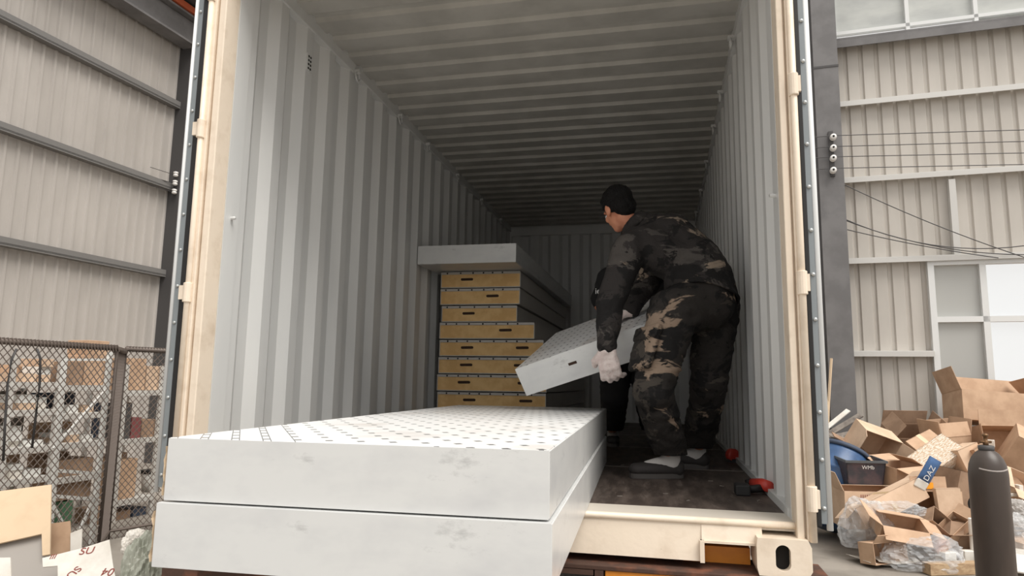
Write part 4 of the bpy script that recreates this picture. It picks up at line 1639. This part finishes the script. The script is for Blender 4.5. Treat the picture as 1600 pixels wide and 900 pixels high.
# flat torn boards and grey strips by the column
strips = ((1312, 668, 8.3, 0.62, 0.09, 30, M_SCRAP, 'pale grey strip poking up steepest beside the column'), (1318, 680, 8.1, 0.55, 0.10, 12, M_SCRAP, 'grey strip lying almost level on the scrap by the column'), (1308, 684, 7.9, 0.45, 0.12, -14, M_SCRAP, 'short grey strip slanting down over the blue drum'), (1326, 692, 7.8, 0.40, 0.12, -28, M_CARD3, 'brown torn strip between the drum and the pale carton'), (1302, 660, 8.4, 0.50, 0.07, 38, M_WHITECARD, 'thin pale strip behind the other strips by the column'))
for (px, py, d, l, w, a, m, lab) in strips:
    c = P(px, py, d)
    Mx = Matrix.Translation(c) @ Matrix.Rotation(YAW, 4, 'Z') @ Matrix.Rotation(R_(-a), 4, 'Y') @ Matrix.Rotation(R_(25), 4, 'X')
    q = MB()
    q.box(-l / 2, l / 2, -w / 2, w / 2, -0.006, 0.006, Mx)
    tag(rooted(q, 'scrap_strip', m), lab, 'strip')
q = MB()
bmx = Matrix.Translation(P(1312, 715, 8.0))
for k in range(26):
    c = P(random.uniform(1296, 1338), random.uniform(684, 715), 8.0 + random.uniform(-0.2, 0.25))
    Mx = Matrix.Translation(c) @ Euler((random.uniform(-1, 1), random.uniform(-1, 1), random.uniform(0, 6))).to_matrix().to_4x4()
    q.box(-0.09, 0.09, -0.05, 0.05, -0.004, 0.004, Mx)
c = P(1314, 745, 8.1)
q.lathe([(0.32, GROUND - c.z), (0.30, -0.1), (0.22, 0.12), (0.08, 0.22)], c, 14)
tag(rooted(q, 'scrap_pile', M_SCRAP), 'dark grey pile of shredded scrap behind the blue drum', 'scrap heap', kind='stuff')

# blue drum lying tilted
c = P(1300, 748, 7.3)
dm = thing('plastic_drum', 'blue plastic drum leaning at the left end of the heap', 'drum', Vector((c.x, c.y, GROUND)))
ax = Vector((0.45, 0.35, 1.0)).normalized()
Mx = ax.to_track_quat('Z', 'Y').to_matrix()
q = MB()
hh = 0.42
q.lathe([(0.02, -hh), (0.23, -hh), (0.25, -hh + 0.03), (0.25, -0.16), (0.262, -0.15), (0.262, -0.12), (0.25, -0.11), (0.25, 0.13), (0.262, 0.14), (0.262, 0.17), (0.25, 0.18), (0.25, hh - 0.05), (0.235, hh), (0.02, hh)], Vector((c.x, c.y, GROUND + 0.5)), 26, Mx)
q.build('shell', M_BLUE, dm, True)
q = MB()
q.lathe([(0.24, hh - 0.02), (0.258, hh - 0.02), (0.258, hh + 0.025), (0.24, hh + 0.025)], Vector((c.x, c.y, GROUND + 0.5)), 26, Mx)
q.build('rim', M_BLUEDK, dm, True)

# dark open crate with scrawled white lettering
c = P(1342, 738, 7.1)
cr = thing('plastic_crate', 'dark plastic crate with white scrawl standing open below the pale carton', 'crate', c - Z * 0.16, (R_(4), 0, YAW - R_(3)))
q = MB()
w, d, h, k = 0.40, 0.32, 0.30, 0.012
tp_ = 0.03
for (xa, xb, ya, yb) in ((-1, 1, -1, -1), (-1, 1, 1, 1), (-1, -1, -1, 1), (1, 1, -1, 1)):
    p0 = Vector((xa * (w / 2 - tp_), ya * (d / 2 - tp_), 0)); p1 = Vector((xb * (w / 2 - tp_), yb * (d / 2 - tp_), 0))
    p2 = Vector((xb * w / 2, yb * d / 2, h)); p3 = Vector((xa * w / 2, ya * d / 2, h))
    inn = Vector((0, -ya * k if ya == yb else 0, 0)) + Vector((-xa * k if xa == xb else 0, 0, 0))
    q.hexa([p0, p1, p1 + inn, p0 + inn, p3, p2, p2 + inn, p3 + inn])
q.box(-w / 2 + tp_, w / 2 - tp_, -d / 2 + tp_, d / 2 - tp_, 0, k)
q.build('tub', M_CRATE, cr, local=True)
q = MB()
for (a, b_, c_, d_) in ((-w / 2 - 0.012, w / 2 + 0.012, -d / 2 - 0.012, -d / 2 + 0.004), (-w / 2 - 0.012, w / 2 + 0.012, d / 2 - 0.004, d / 2 + 0.012), (-w / 2 - 0.012, -w / 2 + 0.004, -d / 2, d / 2), (w / 2 - 0.004, w / 2 + 0.012, -d / 2, d / 2)):
    q.box(a, b_, c_, d_, h - 0.012, h + 0.012)
q.build('rim', mat('crate_rim', rgb(88, 92, 96), 0.4), cr, local=True)
text_mesh('WMb', 0.055, M_BUTTON, 'scrawl', cr, Matrix.Translation((0.02, -d / 2 + 0.004, 0.24)) @ Matrix.Rotation(R_(96), 4, 'X'))

# blue pack with white lettering
c = P(1449, 740, 6.42)
bp_ = thing('plastic_pack', 'blue printed plastic pack with white letters wedged between cartons', 'pack', c)
up = (_r * 0.5 + _u * 0.86).normalized()
sd = (_r * 0.86 - _u * 0.5).normalized()
nn = sd.cross(up)
MM = Matrix(((sd.x, up.x, nn.x, 0), (sd.y, up.y, nn.y, 0), (sd.z, up.z, nn.z, 0), (0, 0, 0, 1)))
bp_.matrix_world = Matrix.Translation(c) @ MM
q = MB()
n = 10
for sg in (-1, 1):
    for j in range(n + 1):
        for i in range(n + 1):
            x, y = -0.065 + 0.13 * i / n, -0.09 + 0.25 * j / n
            e = (1 - (2 * i / n - 1) ** 4) * (1 - (2 * j / n - 1) ** 4)
            q.v.append(Vector((x, y, sg * 0.022 * e + 0.003 * noise.noise(Vector((x * 40, y * 40, sg))))))
for sg in range(2):
    o = sg * (n + 1) ** 2
    for j in range(n):
        for i in range(n):
            a = o + j * (n + 1) + i
            q.f.append((a, a + 1, a + n + 2, a + n + 1))
q.build('wrapper', M_BLUE, bp_, True, local=True)
q = MB()
q.box(-0.06, 0.06, -0.16, -0.075, -0.012, 0.012)
q.build('white_end', M_WHITECARD, bp_, local=True, bevel=0.01)
text_mesh('DAZ', 0.075, M_BUTTON, 'lettering', bp_, Matrix.Translation((0.0, 0.01, 0.027)) @ Matrix.Rotation(R_(90), 4, 'Z'))


# crumpled clear plastic
def crumple(label, c, r, seed, m=M_PLASTIC, name='plastic_film', squash=(1, 1, 1), cat='plastic', fr=7.0):
    bm = bmesh.new()
    bmesh.ops.create_icosphere(bm, subdivisions=5, radius=1.0)
    for v in bm.verts:
        p = v.co.copy()
        n1 = noise.noise(p * 1.6 + Vector((seed, 0, 0)))
        n2 = 1 - 2 * abs(noise.noise(p * 3.5 + Vector((0, seed, 0))))
        n3 = 1 - 2 * abs(noise.noise(p * fr + Vector((0, 0, seed))))
        s = 1 + 0.28 * n1 + 0.12 * n2 + 0.07 * n3
        v.co = Vector((p.x * r[0] * s, p.y * r[1] * s, p.z * r[2] * s))
        v.co.z = max(v.co.z, -r[2] * 0.6)
    me = bpy.data.meshes.new(name)
    zmin = min(v.co.z for v in bm.verts)
    for v in bm.verts:
        v.co.z -= zmin
    bm.to_mesh(me)
    bm.free()
    me.materials.append(m)
    o = bpy.data.objects.new(name, me)
    COL.objects.link(o)
    o.location = Vector(c) + Z * zmin
    o.rotation_euler = (0, 0, YAW)
    return tag(o, label, cat)


crumple('crumpled clear plastic sheet draped over the slanting carton', P(1352, 826, 6.25), (0.20, 0.14, 0.26), 2.0)
crumple('big bundle of clear plastic film at the front of the heap', P(1442, 868, 5.95), (0.30, 0.20, 0.17), 5.0)
crumple('patch of clear plastic stretched above the collapsed carton', P(1402, 800, 6.35), (0.24, 0.12, 0.09), 8.0)
crumple('wad of clear plastic right of the gas cylinder, low down', P(1584, 850, 6.0), (0.16, 0.14, 0.22), 11.0)
crumple('tangle of grey plastic wrapping right of the gas cylinder, higher up', P(1588, 806, 6.3), (0.16, 0.14, 0.14), 14.0, glass('grey_wrap', 0.7, rgb(190, 186, 182), 0.3))


def sheet(label, c, w, l, rot, m, name='card_sheet', th=0.004, curl=0.0, cat='sheet', seed=0):
    q = MB()
    n = 8
    Mx = Matrix.Translation(Vector(c)) @ Euler([R_(a) for a in rot]).to_matrix().to_4x4()
    for zz in (0, th):
        for j in range(n + 1):
            for i in range(n + 1):
                x, y = -w / 2 + w * i / n, -l / 2 + l * j / n
                z = curl * ((2 * i / n - 1) ** 2) + 0.3 * curl * noise.noise(Vector((i * 0.4, j * 0.4, seed)))
                q.v.append(Mx @ Vector((x, y, z + zz)))
    o = (n + 1) ** 2
    for j in range(n):
        for i in range(n):
            a = j * (n + 1) + i
            q.f += [(a, a + n + 1, a + n + 2, a + 1), (o + a, o + a + 1, o + a + n + 2, o + a + n + 1)]
    for k in range(n):
        for (a, b_) in ((k, k + 1), (n * (n + 1) + k + 1, n * (n + 1) + k), ((k + 1) * (n + 1), k * (n + 1)), (k * (n + 1) + n, (k + 1) * (n + 1) + n)):
            q.f.append((a, b_, o + b_, o + a))
    return tag(rooted(q, name, m), label, cat)


gp = on_ground(1372, 880)
sheet('white card sheet lying on the concrete before the plastic bundle', gp + Z * 0.02, 0.42, 0.30, (0, 0, VZ + 12), M_WHITECARD, curl=0.03)
gp = on_ground(1398, 884)
sheet('second white card overlapping the first on the concrete', gp + Z * 0.05, 0.34, 0.22, (4, -3, VZ - 8), M_WHITECARD, curl=0.02, seed=3)
gp = on_ground(1322, 826)
sheet('flat buff offcut on the concrete left of the heap', gp + Z * 0.004, 0.34, 0.10, (0, 0, VZ + 4), M_BUFF, th=0.02)
gp = on_ground(1300, 818)
sheet('small buff offcut on the concrete nearest the container door', gp + Z * 0.004, 0.20, 0.2, (0, 0, VZ + 30), M_WHITECARD, th=0.015)
q = MB()
a, b2 = on_ground(1448, 898), on_ground(1530, 896)
q.bar(a + Z * 0.05, b2 + Z * 0.05, 0.10, 0.09)
tag(rooted(q, 'timber_batten', M_WOOD), 'pale timber batten on the concrete at the foot of the gas cylinder', 'timber')
q = MB()
a, b2 = on_ground(1470, 884), on_ground(1526, 889)
q.bar(a + Z * 0.03, b2 + Z * 0.03, 0.06, 0.05)
tag(rooted(q, 'white_bar', M_WHITECARD), 'white bar lying behind the timber batten', 'bar')
for k, (px, py, d, s, lab) in enumerate(((1512, 868, 6.0, 0.10, 'small white carton standing beside the gas cylinder, low down'), (1478, 872, 6.0, 0.13, 'white carton lying between the plastic bundle and the cylinder'), (1586, 772, 6.7, 0.10, 'white bracket piece on the carton at the right edge'), (1548, 693, 7.7, 0.09, 'little white carton in the mouth of the wide carton'), (1520, 835, 6.05, 0.16, 'white tube standing close behind the gas cylinder'))):
    c = P(px, py, d)
    q = MB()
    if 'tube' in lab:
        q.tube([c - Z * 0.16, c + Z * 0.14], 0.03, 12)
    elif 'bracket' in lab:
        q.box(-0.12, 0.06, -0.04, 0.04, -0.02, 0.01, Matrix.Translation(c) @ Matrix.Rotation(YAW, 4, 'Z'))
        q.box(0.02, 0.06, -0.04, 0.04, 0.01, 0.09, Matrix.Translation(c) @ Matrix.Rotation(YAW, 4, 'Z'))
    else:
        q.box(-s / 2, s / 2, -s * 0.4, s * 0.4, -s * 0.45, s * 0.45, Matrix.Translation(c) @ Matrix.Rotation(YAW + 0.3 * k, 4, 'Z'))
    tag(rooted(q, 'white_packaging', M_WHITECARD, bevel=0.004), lab, 'packaging')
c = on_ground(1595, 900)
sheet('white board lying on the ground at the bottom right corner', c + Z * 0.12, 0.5, 0.45, (14, 4, VZ - 20), M_WHITECARD, th=0.012)

# dark gas cylinder
gd = 4.45
top = at(1540, 690, gd)
gc = thing('gas_cylinder', 'tall dark brown gas cylinder with brass valve standing before the heap', 'gas cylinder', Vector((top.x, top.y, GROUND)))
q = MB()
r = 0.112
Hc = at(1540, 742, gd).z - GROUND
q.lathe([(0.06, 0.0), (r - 0.012, 0.0), (r, 0.02), (r, Hc), (r * 0.985, Hc + 0.03), (r * 0.93, Hc + 0.07), (r * 0.8, Hc + 0.11), (r * 0.58, Hc + 0.145), (r * 0.40, Hc + 0.16), (r * 0.36, Hc + 0.165)], gc.location, 40)
q.build('shell', M_CYL, gc, True)
q = MB()
zt = GROUND + Hc + 0.16
q.lathe([(0.044, 0), (0.046, 0.012), (0.046, 0.03), (0.036, 0.034)], Vector((top.x, top.y, zt)), 20)
q.build('neck_ring', M_DKBEAM, gc, True)
q = MB()
q.lathe([(0.016, 0), (0.016, 0.03), (0.012, 0.034), (0.012, 0.06), (0.018, 0.062), (0.018, 0.075), (0.006, 0.08)], Vector((top.x, top.y, zt + 0.03)), 14)
vv = q.build('valve', M_BRASS, gc, True)
q = MB()
q.tube([Vector((top.x, top.y, zt + 0.055)) - hr * 0.035, Vector((top.x, top.y, zt + 0.055)) + hr * 0.035], 0.009, 10)
q.build('valve_outlet', M_BRASS, vv, True)
q = MB()
pts = []
for k in range(9):
    a = R_(-150 + 100 * k / 8)
    pts.append(Vector((top.x, top.y, GROUND + Hc + 0.05 - 0.012 * math.sin(k / 8 * math.pi))) + (hr * math.cos(a) + hf * math.sin(a)) * (r * 0.965))
q.tube(pts, 0.006, 6)
q.build('paint_mark', mat('worn_paint_mark', rgb(150, 142, 138), 0.6), gc)

# ------------------------------------------------------------------ left: racks, goods and wire fence
FEN_OFF = None
f0 = at(0, 533, 5.2)


def lwo(p):
    return (Vector((p.x, p.y, 0)) - Vector((CORNER.x, CORNER.y, 0))).dot(DR), (Vector((p.x, p.y, 0)) - Vector((CORNER.x, CORNER.y, 0))).dot(-DL)


off_f, u_f0 = lwo(f0)
FTOP = f0.z


def fpt(px, off):
    p = on_plane(px, 600, DR, CORNER + DR * off)
    return (p - CORNER).dot(-DL)


def fence(label, p0, p1, top, cell=0.062):
    """p0, p1: ground points; chain-link panel with a bound top edge"""
    fz = thing('wire_fence', label, 'fence', p0)
    d = (p1 - p0)
    L = d.length
    d.normalize()
    nrm = d.cross(Z)
    Hh = top - GROUND
    q = MB()
    q.tube([p0 + Z * Hh, p1 + Z * Hh], 0.024, 8)
    # wire ends wrapped over the top rail
    n = int(L / cell)
    tr_ = q.build('top_rail', M_WIRE, fz, True)
    q = MB()
    for i in range(n * 2):
        s = i * cell / 2
        q.bar(p0 + d * s + Z * (Hh - 0.03) - nrm * 0.026, p0 + d * (s + 0.02) + Z * (Hh + 0.028) - nrm * 0.022, 0.006)
        q.bar(p0 + d * (s + 0.02) + Z * (Hh + 0.028) - nrm * 0.022, p0 + d * (s + 0.03) + Z * (Hh + 0.02) + nrm * 0.026, 0.006)
    o = q.build('rail_binding', M_WIRE, fz)
    o['kind'] = 'stuff'
    q = MB()
    for (a, b_) in ((p0, p0 + Z * Hh), (p1, p1 + Z * Hh)):
        q = MB()
        q.tube([a, b_], 0.015, 8)
        q.build('post', M_WIRE, fz, True)
    q = MB()
    q.tube([p0 + Z * 0.08, p1 + Z * 0.08], 0.015, 6)
    q.build('bottom_rail', M_WIRE, fz)
    q = MB()
    ch = cell * 1.12
    k = -int(Hh / ch) - 1
    while k * cell < L:
        # rising wires
        for sg in (1, -1):
            x0 = k * cell
            s0, z0_ = x0, 0.0
            s1, z1_ = x0 + Hh / ch * cell, Hh
            # clip to 0..L
            a, b_ = max(0, s0), min(L, s1)
            if b_ - a > 0.01:
                za = (a - s0) * ch / cell
                zb = (b_ - s0) * ch / cell
                A_, B_ = p0 + d * a + Z * za, p0 + d * b_ + Z * zb
                if sg < 0:
                    A_, B_ = p0 + d * (L - a) + Z * za, p0 + d * (L - b_) + Z * zb
                q.bar(A_ + nrm * 0.002 * sg, B_ + nrm * 0.002 * sg, 0.0055, 0.0055)
        k += 1
    o = q.build('wire_mesh', M_WIRE, fz)
    o['kind'] = 'stuff'
    return fz


ua = fpt(178, off_f)
ub = fpt(-170, off_f)
pA = LWP(ua, GROUND, off_f)
pB = LWP(ub, GROUND, off_f)
fence('chain-link fence panel in front of the white racks at the left', pA, pB, FTOP)
u2 = fpt(300, off_f - 0.15)
vd = Vector((pA.x - CAM.x, pA.y - CAM.y, 0)).normalized()
pC = pA + vd * 0.55 + DL * 0.10
pD = LWP(u2, GROUND, off_f - 0.15) + DL * 0.3
fence('narrow chain-link gate leaf standing askew between the two fence panels', pA, pC, FTOP - 0.01, 0.05)
fence('chain-link fence panel next to the container door', pC, pD, FTOP + 0.02)
# black hoses hooped over the fence
for k, (pts, lab) in enumerate((([(26, 545), (18, 562), (12, 600), (8, 660), (5, 720)], 'dark hose hanging over the fence nearest the picture edge'), ([(58, 545), (63, 560), (62, 600), (56, 650), (50, 700)], 'thin dark hose hanging on the fence beside the first rack'))):
    q = MB()
    P3 = [on_plane(a, b_, DR, LWP(0, 0, off_f + 0.03)) for (a, b_) in pts]
    q.tube(P3, 0.009, 6)
    tag(rooted(q, 'rubber_hose', M_CABLE, True), lab, 'hose')

RO = off_f - 1.05       # rack front plane


def rpt(px, py, back=0.0):
    return on_plane(px, py, DR, LWP(0, 0, RO - back))


def ru(px, py=600, back=0.0):
    p = rpt(px, py, back)
    return (p - CORNER).dot(-DL)


def rz(px, py):
    return rpt(px, py).z


M_RACK = mat('rack_white_paint', rgb(206, 204, 199), 0.5, col2=rgb(188, 184, 178), nscale=8)


def rack(label, ua, ub, zs, top, depth=0.5, m=M_RACK):
    t = thing('storage_rack', label, 'rack', LWP((ua + ub) / 2, GROUND, RO - depth / 2))
    for u in (ua, ub):
        for o in (0, depth):
            q = MB()
            q.bar(LWP(u, GROUND, RO - o), LWP(u, top, RO - o), 0.042, 0.035, up=DR)
            q.build('upright', m, t)
    for z in zs:
        q = MB()
        a, b_ = min(ua, ub), max(ua, ub)
        q.hexa([LWP(a, z - 0.02, RO), LWP(b_, z - 0.02, RO), LWP(b_, z - 0.02, RO - depth), LWP(a, z - 0.02, RO - depth), LWP(a, z, RO), LWP(b_, z, RO), LWP(b_, z, RO - depth), LWP(a, z, RO - depth)])
        sh = q.build('shelf', m, t)
        q = MB()
        q.bar(LWP(a, z - 0.03, RO + 0.012), LWP(b_, z - 0.03, RO + 0.012), 0.02, 0.055)
        q.build('front_beam', m, sh)
    return t


uA0, uA1 = ru(18), ru(92)
uB0, uB1 = ru(96), ru(166)
uC0, uC1 = ru(196), ru(252)
zA = [rz(55, 597), rz(55, 640), rz(55, 697), rz(55, 745)]
zB = [rz(130, 602), rz(130, 645), rz(130, 690), rz(130, 742)]
zC = [rz(225, 610), rz(225, 684), rz(225, 775), rz(225, 836)]
topz = rz(55, 556)
rack('white storage rack at the far left behind the fence', uA0, uA1, zA, topz)
rack('white storage rack in the middle with the diagonal brace', uB0, uB1, zB, topz + 0.03)
rack('white storage rack behind the fence next to the container door', uC0, uC1, zC, topz - 0.05)
uX0, uX1 = ru(-95), ru(-10)
rack('white storage rack cut by the picture edge', uX0, uX1, [z + 0.03 for z in zA], topz)
# ladder-like white frame with braces in front of the racks
lad = thing('steel_frame', 'white welded steel frame with rungs and braces in front of the racks', 'frame', on_plane(150, 600, DR, LWP(0, 0, off_f - 0.35)) * 1.0)
lad.location.z = GROUND


def fp(px, py):
    return on_plane(px, py, DR, LWP(0, 0, off_f - 0.35))


for (nm, a, b_, w) in (('upright', (172, 550), (143, 850), 0.035), ('upright', (101, 560), (76, 850), 0.035), ('brace', (165, 610), (84, 701), 0.022), ('rung', (84, 735), (151, 740), 0.03), ('rung', (84, 775), (146, 780), 0.03), ('brace', (82, 788), (98, 818), 0.022), ('brace', (146, 778), (126, 826), 0.022), ('rung', (106, 562), (170, 562), 0.022)):
    q = MB()
    q.bar(fp(*a), fp(*b_), w)
    q.build(nm, M_WHITE, lad)


def goods(px0, px1, py0, z, m, label, depth=0.3, back=0.04, name='carton', group=None, h=None, cat='box'):
    """closed box on a shelf at height z: pixel span across, pixel top"""
    ua, ub = ru(px0, 600, back), ru(px1, 600, back)
    zt = h + z if h else max(z + 0.04, rpt((px0 + px1) / 2, py0, back).z)
    a, b_ = min(ua, ub), max(ua, ub)
    q = MB()
    o0, o1 = RO - back, RO - back - depth
    q.hexa([LWP(a, z + 0.001, o0), LWP(b_, z + 0.001, o0), LWP(b_, z + 0.001, o1), LWP(a, z + 0.001, o1), LWP(a, zt, o0), LWP(b_, zt, o0), LWP(b_, zt, o1), LWP(a, zt, o1)])
    return tag(rooted(q, name, m, bevel=0.004), label, cat, group)


goods(133, 165, 532, topz + 0.0, M_CARD, 'brown carton sticking up above the fence, on top of the middle rack')
goods(100, 128, 565, zB[0], M_CARD3, 'brown carton on the top shelf of the middle rack, left one')
goods(130, 164, 556, zB[0], M_CARD, 'brown carton on the top shelf of the middle rack, right one')
goods(200, 226, 560, zC[0] + 0.001, M_CARD, 'large brown carton on the top shelf next to the container door')
goods(228, 250, 572, zC[0], M_CARD2, 'buff carton right of the large one on the top shelf')
goods(212, 226, 652, zC[1], M_MAROON, 'maroon container on the second shelf next to the container door', cat='container', name='goods_bin')
goods(228, 248, 655, zC[1], M_CARD3, 'dull carton beside the maroon container')
goods(198, 210, 630, zC[1], M_DKBEAM, 'dark upright case left of the maroon container', cat='case', name='goods_case')
goods(200, 226, 716, zC[2], M_CARD, 'brown carton on the third shelf next to the container door')
goods(198, 222, 795, zC[3], M_CARD3, 'brown carton on the lowest shelf next to the container door')
goods(226, 246, 790, zC[3], M_BLUEDK, 'dark blue bin on the lowest shelf next to the container door', cat='bin', name='goods_bin')
goods(100, 158, 716, zB[3], M_CARD3, 'wide brown carton low in the middle rack, right under the rung')
goods(98, 158, 745, rz(130, 778), M_CARD3, 'wide brown carton at the foot of the middle rack')
goods(118, 134, 780, GROUND, M_GREENBOX, 'green bin on the ground under the middle rack', cat='bin', name='goods_bin')
goods(170, 200, 790, GROUND, M_CARD3, 'brown carton on the ground between the middle and right racks')
goods(-80, -20, 565, zA[0] + 0.03, M_CARD3, 'brown carton on the rack cut by the picture edge')
c = LWP(ru(240, 700, 0.2), zC[2], RO - 0.2)
bk = thing('plastic_bucket', 'white bucket with a dark lid on the third shelf near the container door', 'bucket', c)
q = MB()
q.lathe([(0.09, 0.0), (0.11, 0.22)], c, 20)
q.build('pail', M_WHITE, bk, True)
q = MB()
q.lathe([(0.115, 0.215), (0.115, 0.25), (0.02, 0.255)], c, 20)
q.build('lid', M_BLACK, bk, True)
ORD = ('first', 'second', 'third', 'fourth', 'fifth', 'sixth', 'seventh', 'eighth', 'ninth')
random.seed(21)
for si, (u0_, u1_, zlist, nm) in enumerate(((uA0, uA1, zA, 'far left rack'), (uB0, uB1, zB[1:3], 'middle rack'), (uC0, uC1, [zC[0] - 0.0001], 'rack next to the container door'))):
    if si == 2:
        continue
    for zi, z in enumerate(zlist):
        a, b_ = min(u0_, u1_) + 0.06, max(u0_, u1_) - 0.06
        u = a
        cnt = 0
        while u < b_ - 0.05:
            w = random.uniform(0.10, 0.22)
            n = random.choice((1, 1, 2, 3))
            zz = z + 0.001
            for k in range(n):
                h = random.uniform(0.045, 0.085)
                o0 = RO - random.uniform(0.02, 0.08)
                dd = random.uniform(0.16, 0.3)
                ue = min(u + w, b_)
                q = MB()
                q.hexa([LWP(u, zz, o0), LWP(ue, zz, o0), LWP(ue, zz, o0 - dd), LWP(u, zz, o0 - dd), LWP(u, zz + h, o0), LWP(ue, zz + h, o0), LWP(ue, zz + h, o0 - dd), LWP(u, zz + h, o0 - dd)])
                sh_name = ('top', 'second', 'third', 'lowest')[zi + (1 if si == 1 else 0)]
                tag(rooted(q, 'small_carton', random.choice((M_WHITE, M_WHITE, M_WHITECARD, M_CARD2, M_SCRAP))), 'small pale carton, %s from right, %s layer, %s shelf of the %s' % (ORD[cnt], ('bottom', 'second', 'third')[k], sh_name, nm), 'box', 'small cartons on the %s shelf of the %s' % (sh_name, nm))
                zz += h + 0.001
            cnt += 1
            u += w + random.uniform(0.01, 0.06)

# second row at the back of the shelves: brown cartons and dark bins
random.seed(33)
for (u0_, u1_, zlist, tops, nm) in ((uA0, uA1, zA, [topz] + zA, 'far left rack'), (uB0, uB1, zB, [topz] + zB, 'middle rack'), (uC0, uC1, zC, [topz] + zC, 'rack next to the container door')):
    for zi, z in enumerate(zlist):
        clear = (tops[zi] - z) - 0.07
        a, b_ = min(u0_, u1_) + 0.05, max(u0_, u1_) - 0.05
        u = a
        kk = 0
        while u < b_ - 0.1:
            w = random.uniform(0.22, 0.42)
            ue = min(u + w, b_)
            h = clear * random.uniform(0.75, 1.0)
            q = MB()
            o0, o1 = RO - 0.36, RO - 0.49
            q.hexa([LWP(u, z + 0.001, o0), LWP(ue, z + 0.001, o0), LWP(ue, z + 0.001, o1), LWP(u, z + 0.001, o1), LWP(u, z + h, o0), LWP(ue, z + h, o0), LWP(ue, z + h, o1), LWP(u, z + h, o1)])
            shn = ('top', 'second', 'third', 'lowest')[zi]
            mm = random.choice((M_CARD3, M_CARD3, M_CARD, M_DKBEAM, M_SCRAP, M_BLUEDK))
            tag(rooted(q, 'storage_box', mm), '%s box at back of the %s shelf, %s from right, %s' % ({'dark_beam_paint': 'dark', 'scrap_grey': 'grey', 'dark_blue_item': 'blue'}.get(mm.name, 'brown'), shn, ORD[kk], nm.replace('next to the container door', 'by the door')), 'box', 'boxes at the back of the %s shelf of the %s' % (shn, nm))
            u = ue + random.uniform(0.01, 0.05)
            kk += 1


# boards and sheets leaning in the left foreground
def leaning(label, pts, d0, d1, m, th=0.012, name='board', cat='board'):
    """polygon of pixels; depth runs from d0 (bottom) to d1 (top)"""
    ymin, ymax = min(p[1] for p in pts), max(p[1] for p in pts)
    xm, xM = min(p[0] for p in pts), max(p[0] for p in pts)
    ba, bb, bc = at(xm, ymax, d0), at(xM, ymax, d0), at((xm + xM) / 2, ymin, d1)
    nrm = (bb - ba).cross(bc - ba).normalized()
    front = [on_plane(x, y, nrm, ba) for (x, y) in pts]
    if nrm.dot(CAM - front[0]) < 0:
        nrm = -nrm
    q = MB()
    n = len(pts)
    q.v = front + [p - nrm * th for p in front]
    q.f = [tuple(range(n)), tuple(range(n, 2 * n))[::-1]] + [(k, (k + 1) % n, n + (k + 1) % n, n + k) for k in range(n)]
    o = rooted(q, name, m)
    return tag(o, label, cat), front, nrm


leaning('buff board with a long right-hand leg leaning on the fence', [(-60, 775), (80, 757), (78, 866), (66, 868), (65, 834), (-60, 862)], 4.35, 4.7, M_BUFF)
leaning('grey sheet standing behind the buff board, bottom left', [(-60, 840), (66, 834), (78, 868), (92, 880), (90, 1010), (-60, 1010)], 4.0, 4.5, M_GREYSHEET)
leaning('small white sheet at the very bottom left corner', [(-40, 872), (16, 871), (20, 960), (-40, 960)], 3.75, 3.9, M_WHITECARD, 0.006, 'card_sheet', 'sheet')
leaning('small brown board between the buff board and the white sheet', [(79, 818), (109, 814), (110, 842), (110, 990), (79, 990)], 4.45, 4.75, M_CARD, 0.01)
leaning('narrow pale card behind the white printed sheet', [(110, 833), (128, 826), (127, 860), (127, 990), (109, 990)], 4.4, 4.72, M_WHITECARD, 0.008, 'card_sheet', 'sheet')
o, fr_, nr_ = leaning('white sheet printed with dark red letters leaning bottom left', [(66, 872), (130, 856), (171, 843), (177, 885), (200, 1000), (92, 1005), (90, 884), (67, 886)], 3.7, 4.3, M_WHITECARD, 0.006, 'card_sheet', 'sheet')
up_ = (fr_[2] - fr_[4]).normalized()
rt_ = up_.cross(nr_).normalized()
if rt_.dot(_r) < 0:
    rt_ = -rt_
up_ = nr_.cross(rt_).normalized()
for (txt, px, py, rot, sz) in (('SU', 136, 861, -25, 0.075), ('04', 169, 893, -215, 0.075), ('III', 83, 870, -28, 0.05), ('SU', 115, 894, -150, 0.07)):
    c = on_plane(px, py, nr_, fr_[0] + nr_ * 0.002)
    Mw = Matrix(((rt_.x, up_.x, nr_.x, 0), (rt_.y, up_.y, nr_.y, 0), (rt_.z, up_.z, nr_.z, 0), (0, 0, 0, 1)))
    text_mesh(txt, sz, M_INK_RED, 'lettering', o, Matrix.Translation(c - o.location) @ Mw @ Matrix.Rotation(R_(rot), 4, 'Z'))
cb = at(222, 880, 4.0)
crumple('grey-green crumpled bag beside the jutting panels, bottom left', cb - Z * 0.12, (0.10, 0.12, 0.24), 3.3, M_GREENBAG, 'plastic_bag', cat='bag')
q = MB()
q.box(cb.x - 0.25, cb.x + 0.2, cb.y - 0.2, cb.y + 0.3, GROUND, cb.z - 0.30)
tag(rooted(q, 'pallet_box', M_CARD3, bevel=0.01), 'brown crate under the grey-green bag, bottom left', 'crate')
crumple('pale torn film scraps above the grey-green bag', at(212, 850, 4.3), (0.07, 0.07, 0.08), 6.3, M_WHITECARD, 'film_scrap', cat='plastic', fr=9)

for (a, b2, lab) in (((1299, 560, 9.0), (1291, 690, 8.7), 'pale stick leaning on the grey column, longer one'), ((1296, 600, 8.95), (1293, 690, 8.6), 'pale stick leaning on the grey column, shorter one')):
    q = MB()
    q.bar(at(*a), at(*b2), 0.025)
    tag(rooted(q, 'wooden_stick', M_BUFF), lab, 'stick')
